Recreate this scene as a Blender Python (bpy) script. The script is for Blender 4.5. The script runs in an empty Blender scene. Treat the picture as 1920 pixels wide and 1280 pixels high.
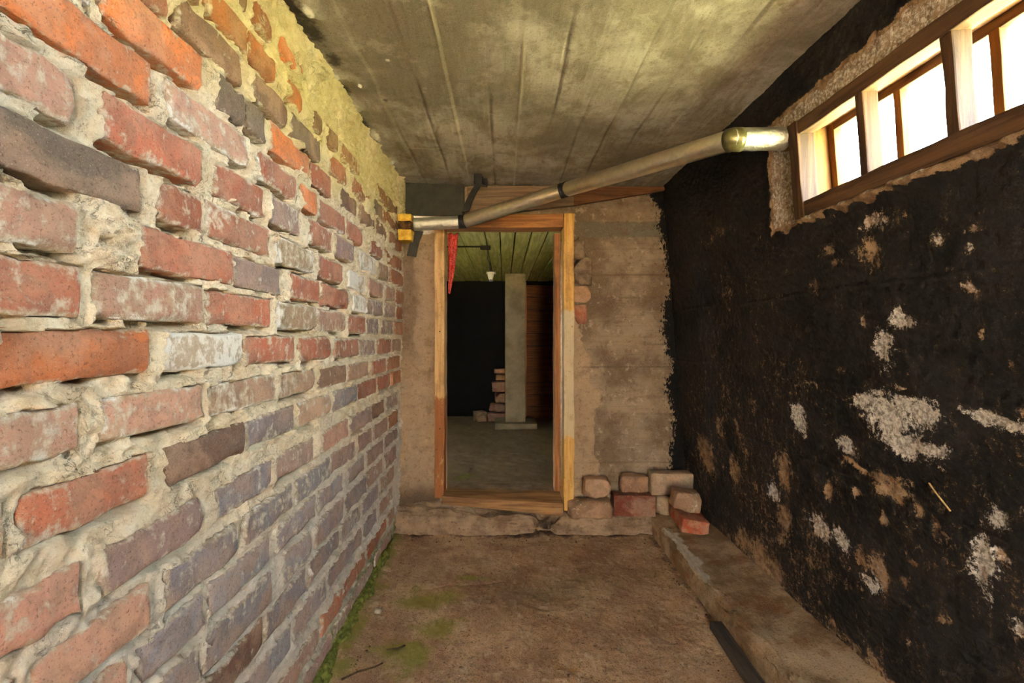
import bpy, bmesh, math, random
import numpy as np
from mathutils import Vector, Matrix

S = bpy.context.scene
COL = S.collection
random.seed(7)

# ------------------------------------------------------------------ camera, sky, sun, exposure
CAM_Z = 1.188
cam_data = bpy.data.cameras.new("camera")
cam_data.sensor_width = 36.0
cam_data.lens = 870.0 / 1920.0 * 36.0
cam_data.shift_x = 15.0 / 1920.0
cam_data.shift_y = -12.0 / 1920.0
cam_data.clip_start = 0.02
cam = bpy.data.objects.new("camera", cam_data)
COL.objects.link(cam)
cam.location = (0, 0, CAM_Z)
cam.rotation_euler = (math.pi / 2, 0, 0)
S.camera = cam

world = bpy.data.worlds.new("sky")
S.world = world
world.use_nodes = True
bg = world.node_tree.nodes["Background"]
bg.inputs[0].default_value = (0.78, 0.89, 1.0, 1)
bg.inputs[1].default_value = 9.0

sun_data = bpy.data.lights.new("sun", 'SUN')
sun_data.energy = 95.0
sun_data.angle = math.radians(1.0)
sun_data.color = (1.0, 0.95, 0.87)
sun = bpy.data.objects.new("sun", sun_data)
COL.objects.link(sun)
sun.rotation_euler = (math.radians(-40), 0, 0)      # high over the far end of the house, along the side walls

S.view_settings.view_transform = 'Standard'
S.view_settings.look = 'None'
S.view_settings.gamma = 1.0
S.view_settings.use_curve_mapping = False
S.view_settings.exposure = 3.05
try:
    S.cycles.max_bounces = 9
    S.cycles.diffuse_bounces = 6
    S.cycles.transparent_max_bounces = 16
    S.cycles.use_denoising = True
    S.cycles.sample_clamp_indirect = 12.0
    S.cycles.caustics_reflective = False
    S.cycles.caustics_refractive = False
except Exception:
    pass

# ------------------------------------------------------------------ helpers
def srgb(r, g, b):
    f = lambda c: (c / 255 / 12.92) if c / 255 <= 0.04045 else ((c / 255 + 0.055) / 1.055) ** 2.4
    return (f(r), f(g), f(b), 1.0)

def hash2(ix, iy, seed):
    n = (ix.astype(np.int64) * 374761393 + iy.astype(np.int64) * 668265263 + seed * 1442695041) & 0x7fffffff
    n = ((n ^ (n >> 13)) * 1274126177) & 0x7fffffff
    n = (n ^ (n >> 16)) & 0x7fffffff
    return n / 0x7fffffff

def vnoise(x, y, seed=0):
    x = np.asarray(x, float); y = np.asarray(y, float)
    ix = np.floor(x); iy = np.floor(y)
    fx = x - ix; fy = y - iy
    fx = fx * fx * fx * (fx * (fx * 6 - 15) + 10); fy = fy * fy * fy * (fy * (fy * 6 - 15) + 10)
    ix = ix.astype(np.int64); iy = iy.astype(np.int64)
    a = hash2(ix, iy, seed); b = hash2(ix + 1, iy, seed)
    c = hash2(ix, iy + 1, seed); d = hash2(ix + 1, iy + 1, seed)
    return (a + (b - a) * fx) * (1 - fy) + (c + (d - c) * fx) * fy

def fbm(x, y, freq, octs=4, seed=0, gain=0.5):
    """fractal value noise, about -1..1"""
    t = np.zeros(np.broadcast(x, y).shape); a = 1.0; s = 0.0
    for k in range(octs):
        t += a * (vnoise(np.asarray(x) * freq + 17.3 * k, np.asarray(y) * freq + 9.1 * k, seed + k * 31) * 2 - 1)
        s += a; a *= gain; freq *= 2.03
    return t / s * 1.5

def sstep(a, b, x):
    t = np.clip((x - a) / (b - a), 0, 1)
    return t * t * (3 - 2 * t)

def spaced(segs):
    """[(start, end, step), ...] -> one rising array"""
    out = []
    for a, b, st in segs:
        n = max(1, int(round((b - a) / st)))
        out.append(np.linspace(a, b, n, endpoint=False))
    out.append(np.array([segs[-1][1]]))
    return np.concatenate(out)

def tag(o, label=None, cat=None, group=None, kind=None):
    if label: o["label"] = label
    if cat: o["category"] = cat
    if group: o["group"] = group
    if kind: o["kind"] = kind
    return o

def link(name, me, mat=None, parent=None):
    o = bpy.data.objects.new(name, me)
    COL.objects.link(o)
    if mat is not None and me is not None:
        me.materials.append(mat)
    if parent is not None:
        o.parent = parent
    return o

def empty(name, loc=(0, 0, 0)):
    o = bpy.data.objects.new(name, None)
    o.empty_display_size = 0.05
    o.location = loc
    COL.objects.link(o)
    return o

def raw_mesh(name, co, quads, smooth=True, attrs=None):
    me = bpy.data.meshes.new(name)
    co = np.ascontiguousarray(co, dtype=np.float32); quads = np.ascontiguousarray(quads, dtype=np.int32)
    me.vertices.add(len(co)); me.vertices.foreach_set("co", co.ravel())
    me.loops.add(quads.size); me.loops.foreach_set("vertex_index", quads.ravel())
    me.polygons.add(len(quads)); me.polygons.foreach_set("loop_start", np.arange(0, quads.size, quads.shape[1], dtype=np.int32))
    me.update(calc_edges=True)
    me.polygons.foreach_set("use_smooth", np.full(len(quads), smooth, dtype=bool))
    for k, v in (attrs or {}).items():
        a = me.attributes.new(k, 'FLOAT', 'POINT')
        a.data.foreach_set("value", np.ascontiguousarray(v, dtype=np.float32).ravel())
    me.validate()
    return me

def grid_mesh(name, P, attrs=None, keep=None, smooth=True):
    n, m = P.shape[:2]
    idx = np.arange(n * m).reshape(n, m)
    q = np.stack([idx[:-1, :-1], idx[1:, :-1], idx[1:, 1:], idx[:-1, 1:]], -1)
    if keep is not None: q = q[keep]
    else: q = q.reshape(-1, 4)
    return raw_mesh(name, P.reshape(-1, 3), q.reshape(-1, 4), smooth, attrs)

def hexa(name, c, mat=None, parent=None, bevel=0.0, segs=2):
    """eight corners: bottom four (counter-clockwise) then top four"""
    bm = bmesh.new()
    v = [bm.verts.new(p) for p in c]
    for f in ((0, 3, 2, 1), (4, 5, 6, 7), (0, 1, 5, 4), (1, 2, 6, 5), (2, 3, 7, 6), (3, 0, 4, 7)):
        bm.faces.new([v[i] for i in f])
    bmesh.ops.recalc_face_normals(bm, faces=bm.faces)
    if bevel:
        bmesh.ops.bevel(bm, geom=bm.edges[:], offset=bevel, segments=segs, affect='EDGES', profile=0.6)
    me = bpy.data.meshes.new(name); bm.to_mesh(me); bm.free()
    return link(name, me, mat, parent)

def box(name, a, b, mat=None, parent=None, bevel=0.003):
    (x0, y0, z0), (x1, y1, z1) = a, b
    return hexa(name, [(x0, y0, z0), (x1, y0, z0), (x1, y1, z0), (x0, y1, z0),
                       (x0, y0, z1), (x1, y0, z1), (x1, y1, z1), (x0, y1, z1)], mat, parent, bevel)

def timber(name, a, b, mat, parent=None, seed=0, warp=0.003, bevel=0.004, taper=None):
    """a weathered board: a bevelled box cut along its length, its edges slightly wavy"""
    a = Vector(a); b = Vector(b)
    bm = bmesh.new()
    bmesh.ops.create_cube(bm, size=1.0)
    d = b - a; ax = max(range(3), key=lambda i: abs(d[i]))
    for v in bm.verts:
        v.co = Vector([a[i] + (v.co[i] + 0.5) * d[i] for i in range(3)])
    ed = [e for e in bm.edges if abs((e.verts[0].co - e.verts[1].co)[ax]) > 1e-6 and
          all(abs((e.verts[0].co - e.verts[1].co)[i]) < 1e-6 for i in range(3) if i != ax)]
    bmesh.ops.subdivide_edges(bm, edges=ed, cuts=max(2, int(abs(d[ax]) / 0.07)), use_grid_fill=True)
    bmesh.ops.bevel(bm, geom=[e for e in bm.edges if len(e.link_faces) == 2 and e.calc_face_angle(0) > 0.5],
                    offset=bevel, segments=2, affect='EDGES', profile=0.6)
    rnd = random.Random(seed); ph = [rnd.uniform(0, 9) for _ in range(6)]
    for v in bm.verts:
        t = v.co[ax]
        for i in range(3):
            if i == ax: continue
            s = 1 if v.co[i] > (a[i] + b[i]) / 2 else -1
            v.co[i] += warp * (0.6 * math.sin(t * 9 + ph[i]) + 0.5 * math.sin(t * 31 + ph[i + 3] + s) + 0.35 * math.sin(t * 83 + ph[i] * s))
    for f in bm.faces: f.smooth = False
    me = bpy.data.meshes.new(name); bm.to_mesh(me); bm.free()
    return link(name, me, mat, parent)

def rough_block(name, size, mat, seed=0, rough=0.006, bevel=0.006, cuts=7, parent=None, chip=0.0, freq=9.0):
    """brick or stone sized block, centred on its base, with worn edges and an uneven skin"""
    bm = bmesh.new()
    bmesh.ops.create_cube(bm, size=1.0)
    for v in bm.verts:
        v.co = Vector((v.co.x * size[0], v.co.y * size[1], (v.co.z + 0.5) * size[2]))
    bmesh.ops.bevel(bm, geom=bm.edges[:], offset=bevel, segments=2, affect='EDGES', profile=0.5)
    bmesh.ops.subdivide_edges(bm, edges=[e for e in bm.edges if e.calc_length() > max(size) / cuts * 1.3], cuts=cuts - 1, use_grid_fill=True)
    bmesh.ops.triangulate(bm, faces=bm.faces)
    rnd = random.Random(seed); o = [rnd.uniform(0, 50) for _ in range(3)]
    from mathutils import noise
    cz = size[2] / 2
    planes = []
    for _ in range(int(chip)):
        n = Vector((rnd.choice((-1, 1)) * rnd.uniform(.4, 1), rnd.uniform(-1, -.2), rnd.choice((-1, 1)) * rnd.uniform(.4, 1))).normalized()
        ext = abs(n.x) * size[0] / 2 + abs(n.y) * size[1] / 2 + abs(n.z) * size[2] / 2
        planes.append((n, ext * rnd.uniform(.62, .8)))
    for v in bm.verts:
        p = v.co - Vector((0, 0, cz))
        for n, dd in planes:
            k = p.dot(n) - dd
            if k > 0: p -= n * k
        q = Vector((p.x * freq * 2 + o[0], p.y * freq * 2 + o[1], p.z * freq * 2 + o[2]))
        nv = noise.noise_vector(q) * rough + noise.noise_vector(q * 3.1) * rough * 0.4
        p = p + nv
        v.co = p + Vector((0, 0, cz))
    lo = min(v.co.z for v in bm.verts)
    for v in bm.verts: v.co.z -= lo
    for f in bm.faces: f.smooth = True
    me = bpy.data.meshes.new(name); bm.to_mesh(me); bm.free()
    return link(name, me, mat, parent)

def tube(name, pts, radius, mat, parent=None, sides=20, crinkle=0.0, seed=0, caps=True, step=0.02, flat=1.0):
    pts = [Vector(p) for p in pts]
    path = []
    for a, b in zip(pts[:-1], pts[1:]):
        n = max(1, int((b - a).length / step))
        for k in range(n): path.append(a.lerp(b, k / n))
    path.append(pts[-1])
    co = []; rnd = np.random.RandomState(seed)
    ref = Vector((0, 0, 1))
    for i, p in enumerate(path):
        t = (path[min(i + 1, len(path) - 1)] - path[max(i - 1, 0)]).normalized()
        r_ = ref if abs(t.dot(ref)) < 0.95 else Vector((0, 1, 0))
        s = t.cross(r_).normalized(); u = s.cross(t)
        rr = radius(i / (len(path) - 1)) if callable(radius) else radius
        for k in range(sides):
            a = 2 * math.pi * k / sides
            r1 = rr * (1 + crinkle * rnd.uniform(-1, 1))
            co.append(p + s * math.cos(a) * r1 + u * math.sin(a) * r1 * flat)
    n = len(path); idx = np.arange(n * sides).reshape(n, sides); nx = np.roll(idx, -1, 1)
    q = np.stack([idx[:-1], nx[:-1], nx[1:], idx[1:]], -1).reshape(-1, 4)
    bm = bmesh.new()
    vs = [bm.verts.new(c) for c in co]
    for f in q: bm.faces.new([vs[i] for i in f]).smooth = True
    if caps:
        bm.faces.new([vs[i] for i in idx[0][::-1]]); bm.faces.new([vs[i] for i in idx[-1]])
    bmesh.ops.recalc_face_normals(bm, faces=bm.faces)
    me = bpy.data.meshes.new(name); bm.to_mesh(me); bm.free()
    return link(name, me, mat, parent)

def ribbon(name, pts, width_vec, thick_vec, mat, parent=None):
    """a bent strip of real thickness: centre line, half width vector and half thickness vector"""
    w = Vector(width_vec); t = Vector(thick_vec)
    bm = bmesh.new(); rings = []
    for p in pts:
        p = Vector(p)
        rings.append([bm.verts.new(p + w + t), bm.verts.new(p - w + t), bm.verts.new(p - w - t), bm.verts.new(p + w - t)])
    for a, b in zip(rings[:-1], rings[1:]):
        for k in range(4):
            bm.faces.new([a[k], a[(k + 1) % 4], b[(k + 1) % 4], b[k]])
    bm.faces.new(rings[0][::-1]); bm.faces.new(rings[-1])
    bmesh.ops.recalc_face_normals(bm, faces=bm.faces)
    me = bpy.data.meshes.new(name); bm.to_mesh(me); bm.free()
    return link(name, me, mat, parent)

# ------------------------------------------------------------------ materials
class N:
    """small node-tree writer"""
    def __init__(self, name):
        self.m = bpy.data.materials.new(name); self.m.use_nodes = True
        self.t = self.m.node_tree; self.t.nodes.clear()
        self.out = self.t.nodes.new("ShaderNodeOutputMaterial")
        self.p = self.t.nodes.new("ShaderNodeBsdfPrincipled")
        self.t.links.new(self.p.outputs[0], self.out.inputs[0])
        self.geo = self.t.nodes.new("ShaderNodeNewGeometry")
        self.pos = self.geo.outputs["Position"]
    def put(self, sock, v):
        if v is None: return
        if isinstance(v, bpy.types.NodeSocket): self.t.links.new(v, sock)
        else: sock.default_value = v
    def scaled(self, sx, sy, sz, vec=None, off=(0, 0, 0)):
        n = self.t.nodes.new("ShaderNodeMapping")
        self.t.links.new(vec or self.pos, n.inputs[0])
        n.inputs["Scale"].default_value = (sx, sy, sz); n.inputs["Location"].default_value = off
        return n.outputs[0]
    def noise(self, scale, detail=4, rough=0.55, vec=None, dist=0.0):
        n = self.t.nodes.new("ShaderNodeTexNoise")
        self.t.links.new(vec or self.pos, n.inputs["Vector"])
        n.inputs["Scale"].default_value = scale; n.inputs["Detail"].default_value = detail
        n.inputs["Roughness"].default_value = rough; n.inputs["Distortion"].default_value = dist
        return n.outputs[0]
    def voro(self, scale, vec=None, feature='F1'):
        n = self.t.nodes.new("ShaderNodeTexVoronoi"); n.feature = feature
        self.t.links.new(vec or self.pos, n.inputs["Vector"]); n.inputs["Scale"].default_value = scale
        return n.outputs["Distance"]
    def ramp(self, fac, a, b):
        n = self.t.nodes.new("ShaderNodeMapRange"); n.interpolation_type = 'SMOOTHSTEP'
        self.put(n.inputs[0], fac); n.inputs[1].default_value = a; n.inputs[2].default_value = b
        return n.outputs[0]
    def mix(self, fac, a, b, mode='MIX'):
        n = self.t.nodes.new("ShaderNodeMix"); n.data_type = 'RGBA'; n.blend_type = mode
        self.put(n.inputs[0], fac); self.put(n.inputs[6], a); self.put(n.inputs[7], b)
        return n.outputs[2]
    def math(self, op, a, b=None):
        n = self.t.nodes.new("ShaderNodeMath"); n.operation = op
        self.put(n.inputs[0], a)
        if b is not None: self.put(n.inputs[1], b)
        return n.outputs[0]
    def attr(self, name):
        n = self.t.nodes.new("ShaderNodeAttribute"); n.attribute_name = name
        return n.outputs["Fac"]
    def obj(self):
        return self.t.nodes.new("ShaderNodeObjectInfo")
    def bump(self, h, strength=0.5, dist=0.005, normal=None):
        n = self.t.nodes.new("ShaderNodeBump")
        n.inputs["Strength"].default_value = strength; n.inputs["Distance"].default_value = dist
        self.t.links.new(h, n.inputs["Height"])
        if normal is not None: self.t.links.new(normal, n.inputs["Normal"])
        return n.outputs[0]
    def done(self, color, rough=0.9, normal=None, metal=0.0, spec=0.3):
        self.put(self.p.inputs["Base Color"], color); self.put(self.p.inputs["Roughness"], rough)
        self.put(self.p.inputs["Metallic"], metal); self.put(self.p.inputs["Specular IOR Level"], spec)
        if normal is not None: self.put(self.p.inputs["Normal"], normal)
        return self.m

def mat_mortar():
    n = N("lime_mortar")
    big = n.noise(3.0, 5, 0.6); mid = n.noise(24, 7, 0.7); fine = n.noise(150, 5, 0.75); grit = n.noise(430, 2, 0.7)
    crack = n.ramp(n.math('ABSOLUTE', n.math('SUBTRACT', n.noise(30, 6, .62, None, .8), .5)), .016, .0)
    crack = n.math('MULTIPLY', crack, n.ramp(n.noise(11, 4, .6), .46, .60))
    c = n.mix(n.ramp(mid, .32, .66), srgb(204, 180, 144), srgb(236, 220, 188))
    c = n.mix(n.ramp(big, .45, .7), c, n.mix(mid, srgb(200, 182, 150), srgb(230, 218, 190)))
    c = n.mix(n.math('MULTIPLY', n.ramp(fine, .54, .66), .45), c, srgb(140, 114, 86))
    c = n.mix(n.math('MULTIPLY', n.ramp(grit, .58, .68), .5), c, srgb(232, 220, 192))
    c = n.mix(n.math('MULTIPLY', n.ramp(n.noise(58, 6, .72), .60, .70), .50), c, srgb(110, 92, 72))
    c = n.mix(n.math('MULTIPLY', crack, .7), c, srgb(72, 58, 46))
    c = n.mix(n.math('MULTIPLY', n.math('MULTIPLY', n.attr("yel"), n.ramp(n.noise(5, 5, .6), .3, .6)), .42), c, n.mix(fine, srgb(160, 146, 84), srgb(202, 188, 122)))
    c = n.mix(n.math('MULTIPLY', n.attr("grey"), .8), c, n.mix(mid, srgb(150, 146, 142), srgb(216, 212, 206)))
    c = n.mix(n.math('MULTIPLY', n.attr("moss"), n.ramp(n.noise(26, 6, .7), .3, .55)), c, n.mix(fine, srgb(62, 68, 26), srgb(122, 128, 58)))
    h = n.math('ADD', n.math('MULTIPLY', mid, 1.0), n.math('ADD', n.math('MULTIPLY', fine, .8), n.math('ADD', n.math('MULTIPLY', grit, .3), n.math('MULTIPLY', crack, -.8))))
    return n.done(c, .95, n.bump(h, .9, .007), spec=.12)

def mat_brick():
    n = N("clay_brick")
    oi = n.obj(); col = oi.outputs["Color"]; rnd = oi.outputs["Random"]; stain = oi.outputs["Alpha"]
    tc = n.t.nodes.new("ShaderNodeTexCoord"); sx = n.t.nodes.new("ShaderNodeSeparateXYZ"); n.t.links.new(tc.outputs["Object"], sx.inputs[0])
    sh = n.t.nodes.new("ShaderNodeCombineXYZ"); n.put(sh.inputs[0], n.math('MULTIPLY', rnd, 37.0)); n.put(sh.inputs[1], n.math('MULTIPLY', rnd, 11.0))
    add = n.t.nodes.new("ShaderNodeVectorMath"); n.t.links.new(n.pos, add.inputs[0]); n.t.links.new(sh.outputs[0], add.inputs[1])
    v = add.outputs[0]
    big = n.noise(8, 5, .62, v, .5); b2 = n.noise(13, 5, .6, n.scaled(1, 1, 1, v, (5, 2, 7)), .6); mid = n.noise(40, 6, .7, v)
    fine = n.noise(190, 4, .75, v); grit = n.noise(420, 2, .7, v); streak = n.noise(1, 5, .62, n.scaled(60, 62, 20, v), .4)
    # fired unevenly: dull and dark patches beside the clean clay
    c = n.mix(n.math('MULTIPLY', n.ramp(b2, .42, .58), .72), col, n.mix(.55, col, srgb(112, 96, 84)))
    c = n.mix(n.math('MULTIPLY', n.ramp(big, .40, .58), .85), n.mix(.42, c, srgb(202, 164, 134)), c)
    c = n.mix(n.math('MULTIPLY', n.ramp(mid, .46, .66), .45), c, n.mix(.5, c, srgb(76, 58, 48)))
    c = n.mix(n.math('MULTIPLY', n.ramp(fine, .54, .66), .50), c, srgb(64, 48, 40))
    c = n.mix(n.math('MULTIPLY', n.ramp(grit, .60, .70), .45), c, srgb(206, 176, 146))
    # lime bloom and smeared mortar: along the rims and wherever the brick's own stain value is high
    ay = n.math('ABSOLUTE', sx.outputs[1]); az = n.math('ABSOLUTE', sx.outputs[2])
    rim = n.math('MAXIMUM', n.ramp(az, .34, .5), n.ramp(ay, .44, .5))
    bl = n.math('ADD', n.math('MULTIPLY', stain, .34), n.math('ADD', n.math('MULTIPLY', big, .50), n.math('ADD', n.math('MULTIPLY', streak, .34), n.math('MULTIPLY', n.math('SUBTRACT', mid, .5), .55))))
    bl = n.math('ADD', bl, n.math('MULTIPLY', rim, .13))
    c = n.mix(n.math('MULTIPLY', n.ramp(bl, .56, .69), .75), c, n.mix(n.ramp(mid, .4, .65), srgb(176, 156, 122), srgb(214, 202, 178)))
    c = n.mix(n.math('MULTIPLY', n.ramp(bl, .69, .80), .85), c, srgb(228, 222, 208))
    h = n.math('ADD', n.math('MULTIPLY', mid, .9), n.math('ADD', n.math('MULTIPLY', fine, .6), n.math('MULTIPLY', streak, .4)))
    return n.done(c, .9, n.bump(h, .95, .008), spec=.2)

def mat_ceiling():
    n = N("board_marked_concrete")
    big = n.noise(2.0, 6, .64, None, .4); mid = n.noise(14, 7, .70); fine = n.noise(120, 4, .75); tiny = n.noise(380, 2, .7)
    grain = n.noise(1, 5, .65, n.scaled(70, 4, 30)); blotch = n.noise(4.2, 6, .68, n.scaled(1.5, .8, 1), .5)
    c = n.mix(n.ramp(big, .36, .62), srgb(122, 114, 100), srgb(178, 170, 156))
    c = n.mix(n.math('MULTIPLY', n.ramp(blotch, .46, .62), .8), c, srgb(124, 115, 98))
    c = n.mix(n.math('MULTIPLY', n.ramp(n.noise(7, 6, .7), .52, .64), .6), c, n.mix(mid, srgb(150, 142, 124), srgb(206, 198, 180)))
    c = n.mix(n.math('MULTIPLY', n.ramp(mid, .50, .66), .5), c, srgb(94, 84, 66))
    c = n.mix(n.math('MULTIPLY', n.ramp(grain, .50, .72), .18), c, srgb(92, 82, 62))
    c = n.mix(n.math('MULTIPLY', n.ramp(fine, .54, .66), .45), c, srgb(84, 74, 58))
    c = n.mix(n.math('MULTIPLY', n.ramp(tiny, .58, .68), .35), c, srgb(206, 196, 172))
    c = n.mix(n.math('MULTIPLY', n.attr("line"), .6), c, srgb(70, 62, 52))
    c = n.mix(n.math('MULTIPLY', n.attr("ridge"), .6), c, srgb(196, 184, 154))
    c = n.mix(n.ramp(n.math('ADD', n.attr("white"), n.math('MULTIPLY', mid, .5)), .72, .9), c, srgb(206, 200, 188))
    c = n.mix(n.math('MULTIPLY', n.ramp(n.math('ADD', n.attr("soot"), n.math('MULTIPLY', n.math('SUBTRACT', n.noise(46, 6, .75), .5), 1.7)), .30, .95), .80), c, srgb(46, 43, 38))
    h = n.math('ADD', n.math('MULTIPLY', grain, .3), n.math('ADD', n.math('MULTIPLY', mid, .6), n.math('MULTIPLY', fine, .35)))
    return n.done(c, .93, n.bump(h, .6, .005), spec=.12)

def mat_right():
    n = N("peeling_bitumen_paint")
    fine = n.noise(85, 7, .78); tiny = n.noise(260, 4, .75); streak = n.noise(1, 6, .72, n.scaled(34, 48, 11), .3); big = n.noise(4, 6, .65); mid = n.noise(26, 6, .72)
    bare = n.attr("bare"); pale = n.attr("pale")
    k = lambda sock, a: n.math('MULTIPLY', n.math('SUBTRACT', sock, .5), a)
    m = n.math('ADD', bare, n.math('ADD', k(fine, 2.1), n.math('ADD', k(streak, 1.1), k(mid, 1.1))))
    m = n.math('ADD', m, k(tiny, 1.0))
    mask = n.ramp(m, .42, .56)
    thin = n.ramp(m, .16, .44)                                  # coat worn thin around the bare places
    paint = n.mix(n.ramp(big, .4, .66), srgb(17, 16, 16), srgb(40, 37, 35))
    paint = n.mix(n.math('MULTIPLY', n.ramp(mid, .52, .68), .5), paint, srgb(58, 54, 50))
    paint = n.mix(n.math('MULTIPLY', thin, .55), paint, srgb(78, 62, 46))
    conc = n.mix(n.ramp(mid, .38, .62), srgb(124, 98, 74), srgb(180, 150, 118))
    conc = n.mix(n.math('MULTIPLY', n.ramp(tiny, .52, .64), .5), conc, srgb(84, 64, 48))
    white = n.mix(n.ramp(fine, .4, .6), srgb(150, 140, 128), srgb(232, 226, 216))
    conc = n.mix(n.ramp(n.math('ADD', pale, k(fine, 1.0)), .3, .62), conc, white)
    c = n.mix(mask, paint, conc)
    h = n.math('ADD', n.math('MULTIPLY', mask, -.7), n.math('ADD', n.math('MULTIPLY', fine, .9), n.math('ADD', n.math('MULTIPLY', tiny, .4), n.math('MULTIPLY', mid, .6))))
    r = n.math('ADD', n.math('MULTIPLY', mask, .30), n.math('ADD', .48, n.math('MULTIPLY', big, .25)))
    return n.done(c, r, n.bump(h, .9, .006), spec=.3)

def mat_back():
    n = N("old_cast_concrete")
    big = n.noise(3.2, 6, .62); fine = n.noise(110, 4, .7); grain = n.noise(1, 5, .65, n.scaled(4, 20, 70)); mid = n.noise(20, 6, .66)
    c = n.mix(n.ramp(big, .34, .66), srgb(100, 84, 66), srgb(146, 128, 106))
    c = n.mix(n.math('MULTIPLY', n.ramp(grain, .45, .68), .28), c, srgb(98, 80, 58))
    c = n.mix(n.math('MULTIPLY', n.ramp(mid, .56, .7), .5), c, srgb(182, 166, 144))
    c = n.mix(n.math('MULTIPLY', n.attr("plaster"), .8), c, n.mix(mid, srgb(140, 116, 90), srgb(174, 148, 118)))
    c = n.mix(n.math('MULTIPLY', n.attr("teal"), .7), c, srgb(92, 92, 78))
    c = n.mix(n.math('MULTIPLY', n.attr("seam"), .7), c, srgb(74, 60, 46))
    c = n.mix(n.math('MULTIPLY', n.attr("soil"), .85), c, n.mix(fine, srgb(44, 34, 26), srgb(92, 74, 56)))
    c = n.mix(n.math('MULTIPLY', n.ramp(n.noise(9, 7, .72), .50, .64), .45), c, srgb(96, 74, 54))
    c = n.mix(n.math('MULTIPLY', n.ramp(n.noise(45, 6, .75), .54, .66), .5), c, srgb(80, 62, 46))
    c = n.mix(n.math('MULTIPLY', n.ramp(n.noise(300, 3, .7), .58, .68), .4), c, srgb(206, 182, 150))
    dots = n.noise(1, 5, .7, n.scaled(70, 40, 34))
    bl = n.math('ADD', n.attr("black"), n.math('MULTIPLY', n.math('SUBTRACT', dots, .5), 1.5))
    bk = n.ramp(bl, .47, .56)
    c = n.mix(bk, c, srgb(17, 16, 15))
    c = n.mix(n.math('MULTIPLY', n.ramp(fine, .58, .72), .3), c, srgb(66, 52, 40))
    h = n.math('ADD', n.math('MULTIPLY', grain, .25), n.math('ADD', n.math('MULTIPLY', mid, .7), n.math('MULTIPLY', fine, .4)))
    return n.done(c, .92, n.bump(h, .6, .004), spec=.2)

def mat_floor():
    n = N("dirty_concrete_floor")
    big = n.noise(2.6, 6, .64); mid = n.noise(24, 6, .7); fine = n.noise(140, 4, .72); tiny = n.noise(420, 2, .6)
    c = n.mix(n.ramp(big, .34, .64), srgb(146, 112, 82), srgb(194, 160, 122))
    c = n.mix(n.math('MULTIPLY', n.ramp(n.noise(6, 5, .65), .50, .66), .8), c, srgb(146, 108, 84))
    c = n.mix(n.math('MULTIPLY', n.ramp(mid, .54, .72), .6), c, srgb(176, 152, 124))
    c = n.mix(n.math('MULTIPLY', n.ramp(fine, .52, .64), .65), c, srgb(74, 54, 40))
    c = n.mix(n.math('MULTIPLY', n.ramp(n.noise(60, 6, .75), .55, .66), .55), c, srgb(88, 66, 50))
    c = n.mix(n.math('MULTIPLY', n.ramp(tiny, .58, .68), .65), c, srgb(206, 184, 154))
    c = n.mix(n.math('MULTIPLY', n.ramp(n.noise(13, 7, .75), .54, .62), .5), c, srgb(198, 172, 138))
    c = n.mix(n.math('MULTIPLY', n.ramp(n.noise(30, 7, .78), .57, .65), .6), c, srgb(70, 52, 38))
    c = n.mix(n.math('MULTIPLY', n.attr("grey"), .75), c, n.mix(mid, srgb(96, 84, 62), srgb(128, 112, 84)))
    c = n.mix(n.ramp(n.math('ADD', n.attr("soil"), n.math('MULTIPLY', n.math('SUBTRACT', mid, .5), 1.0)), .35, .9), c, n.mix(fine, srgb(40, 30, 22), srgb(84, 62, 44)))
    c = n.mix(n.math('MULTIPLY', n.ramp(n.math('ADD', n.math('ADD', n.attr("moss"), n.math('MULTIPLY', n.math('SUBTRACT', fine, .5), 1.6)), n.math('MULTIPLY', n.math('SUBTRACT', n.noise(11, 6, .7), .5), 2.0)), .40, 1.05), .80), c, n.mix(fine, srgb(92, 92, 32), srgb(150, 146, 62)))
    h = n.math('ADD', n.math('MULTIPLY', mid, .8), n.math('ADD', n.math('MULTIPLY', fine, .6), n.math('MULTIPLY', tiny, .25)))
    return n.done(c, .9, n.bump(h, .7, .006), spec=.2)

def mat_simple(name, ca, cb, scale=20, rough=.9, bump=.4, dist=.004, stretch=None, spots=None, metal=0.0, spec=.3, detail=5):
    n = N(name)
    vec = n.scaled(*stretch) if stretch else None
    a = n.noise(scale, detail, .65, vec); f = n.noise(scale * 7, 4, .7, vec)
    c = n.mix(n.ramp(a, .32, .68), srgb(*ca), srgb(*cb))
    if spots is not None:
        c = n.mix(n.math('MULTIPLY', n.ramp(f, .56, .70), .6), c, srgb(*spots))
    h = n.math('ADD', n.math('MULTIPLY', a, .7), n.math('MULTIPLY', f, .4))
    return n.done(c, rough, n.bump(h, bump, dist), metal, spec)

def mat_wood(name, ca, cb, axis=2, dark=(52, 38, 26), rough=.75):
    n = N(name)
    st = [46, 46, 46]; st[axis] = 3.0
    v = n.scaled(*st)
    g = n.noise(1, 6, .6, v, .6); b = n.noise(5, 4, .6); k = n.noise(60, 4, .7)
    c = n.mix(n.ramp(g, .34, .66), srgb(*ca), srgb(*cb))
    c = n.mix(n.math('MULTIPLY', n.ramp(b, .52, .72), .55), c, n.mix(.5, srgb(*ca), srgb(*dark)))
    c = n.mix(n.math('MULTIPLY', n.ramp(k, .62, .74), .6), c, srgb(*dark))
    h = n.math('ADD', n.math('MULTIPLY', g, .8), n.math('MULTIPLY', k, .3))
    return n.done(c, rough, n.bump(h, .45, .003), spec=.3)

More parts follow.
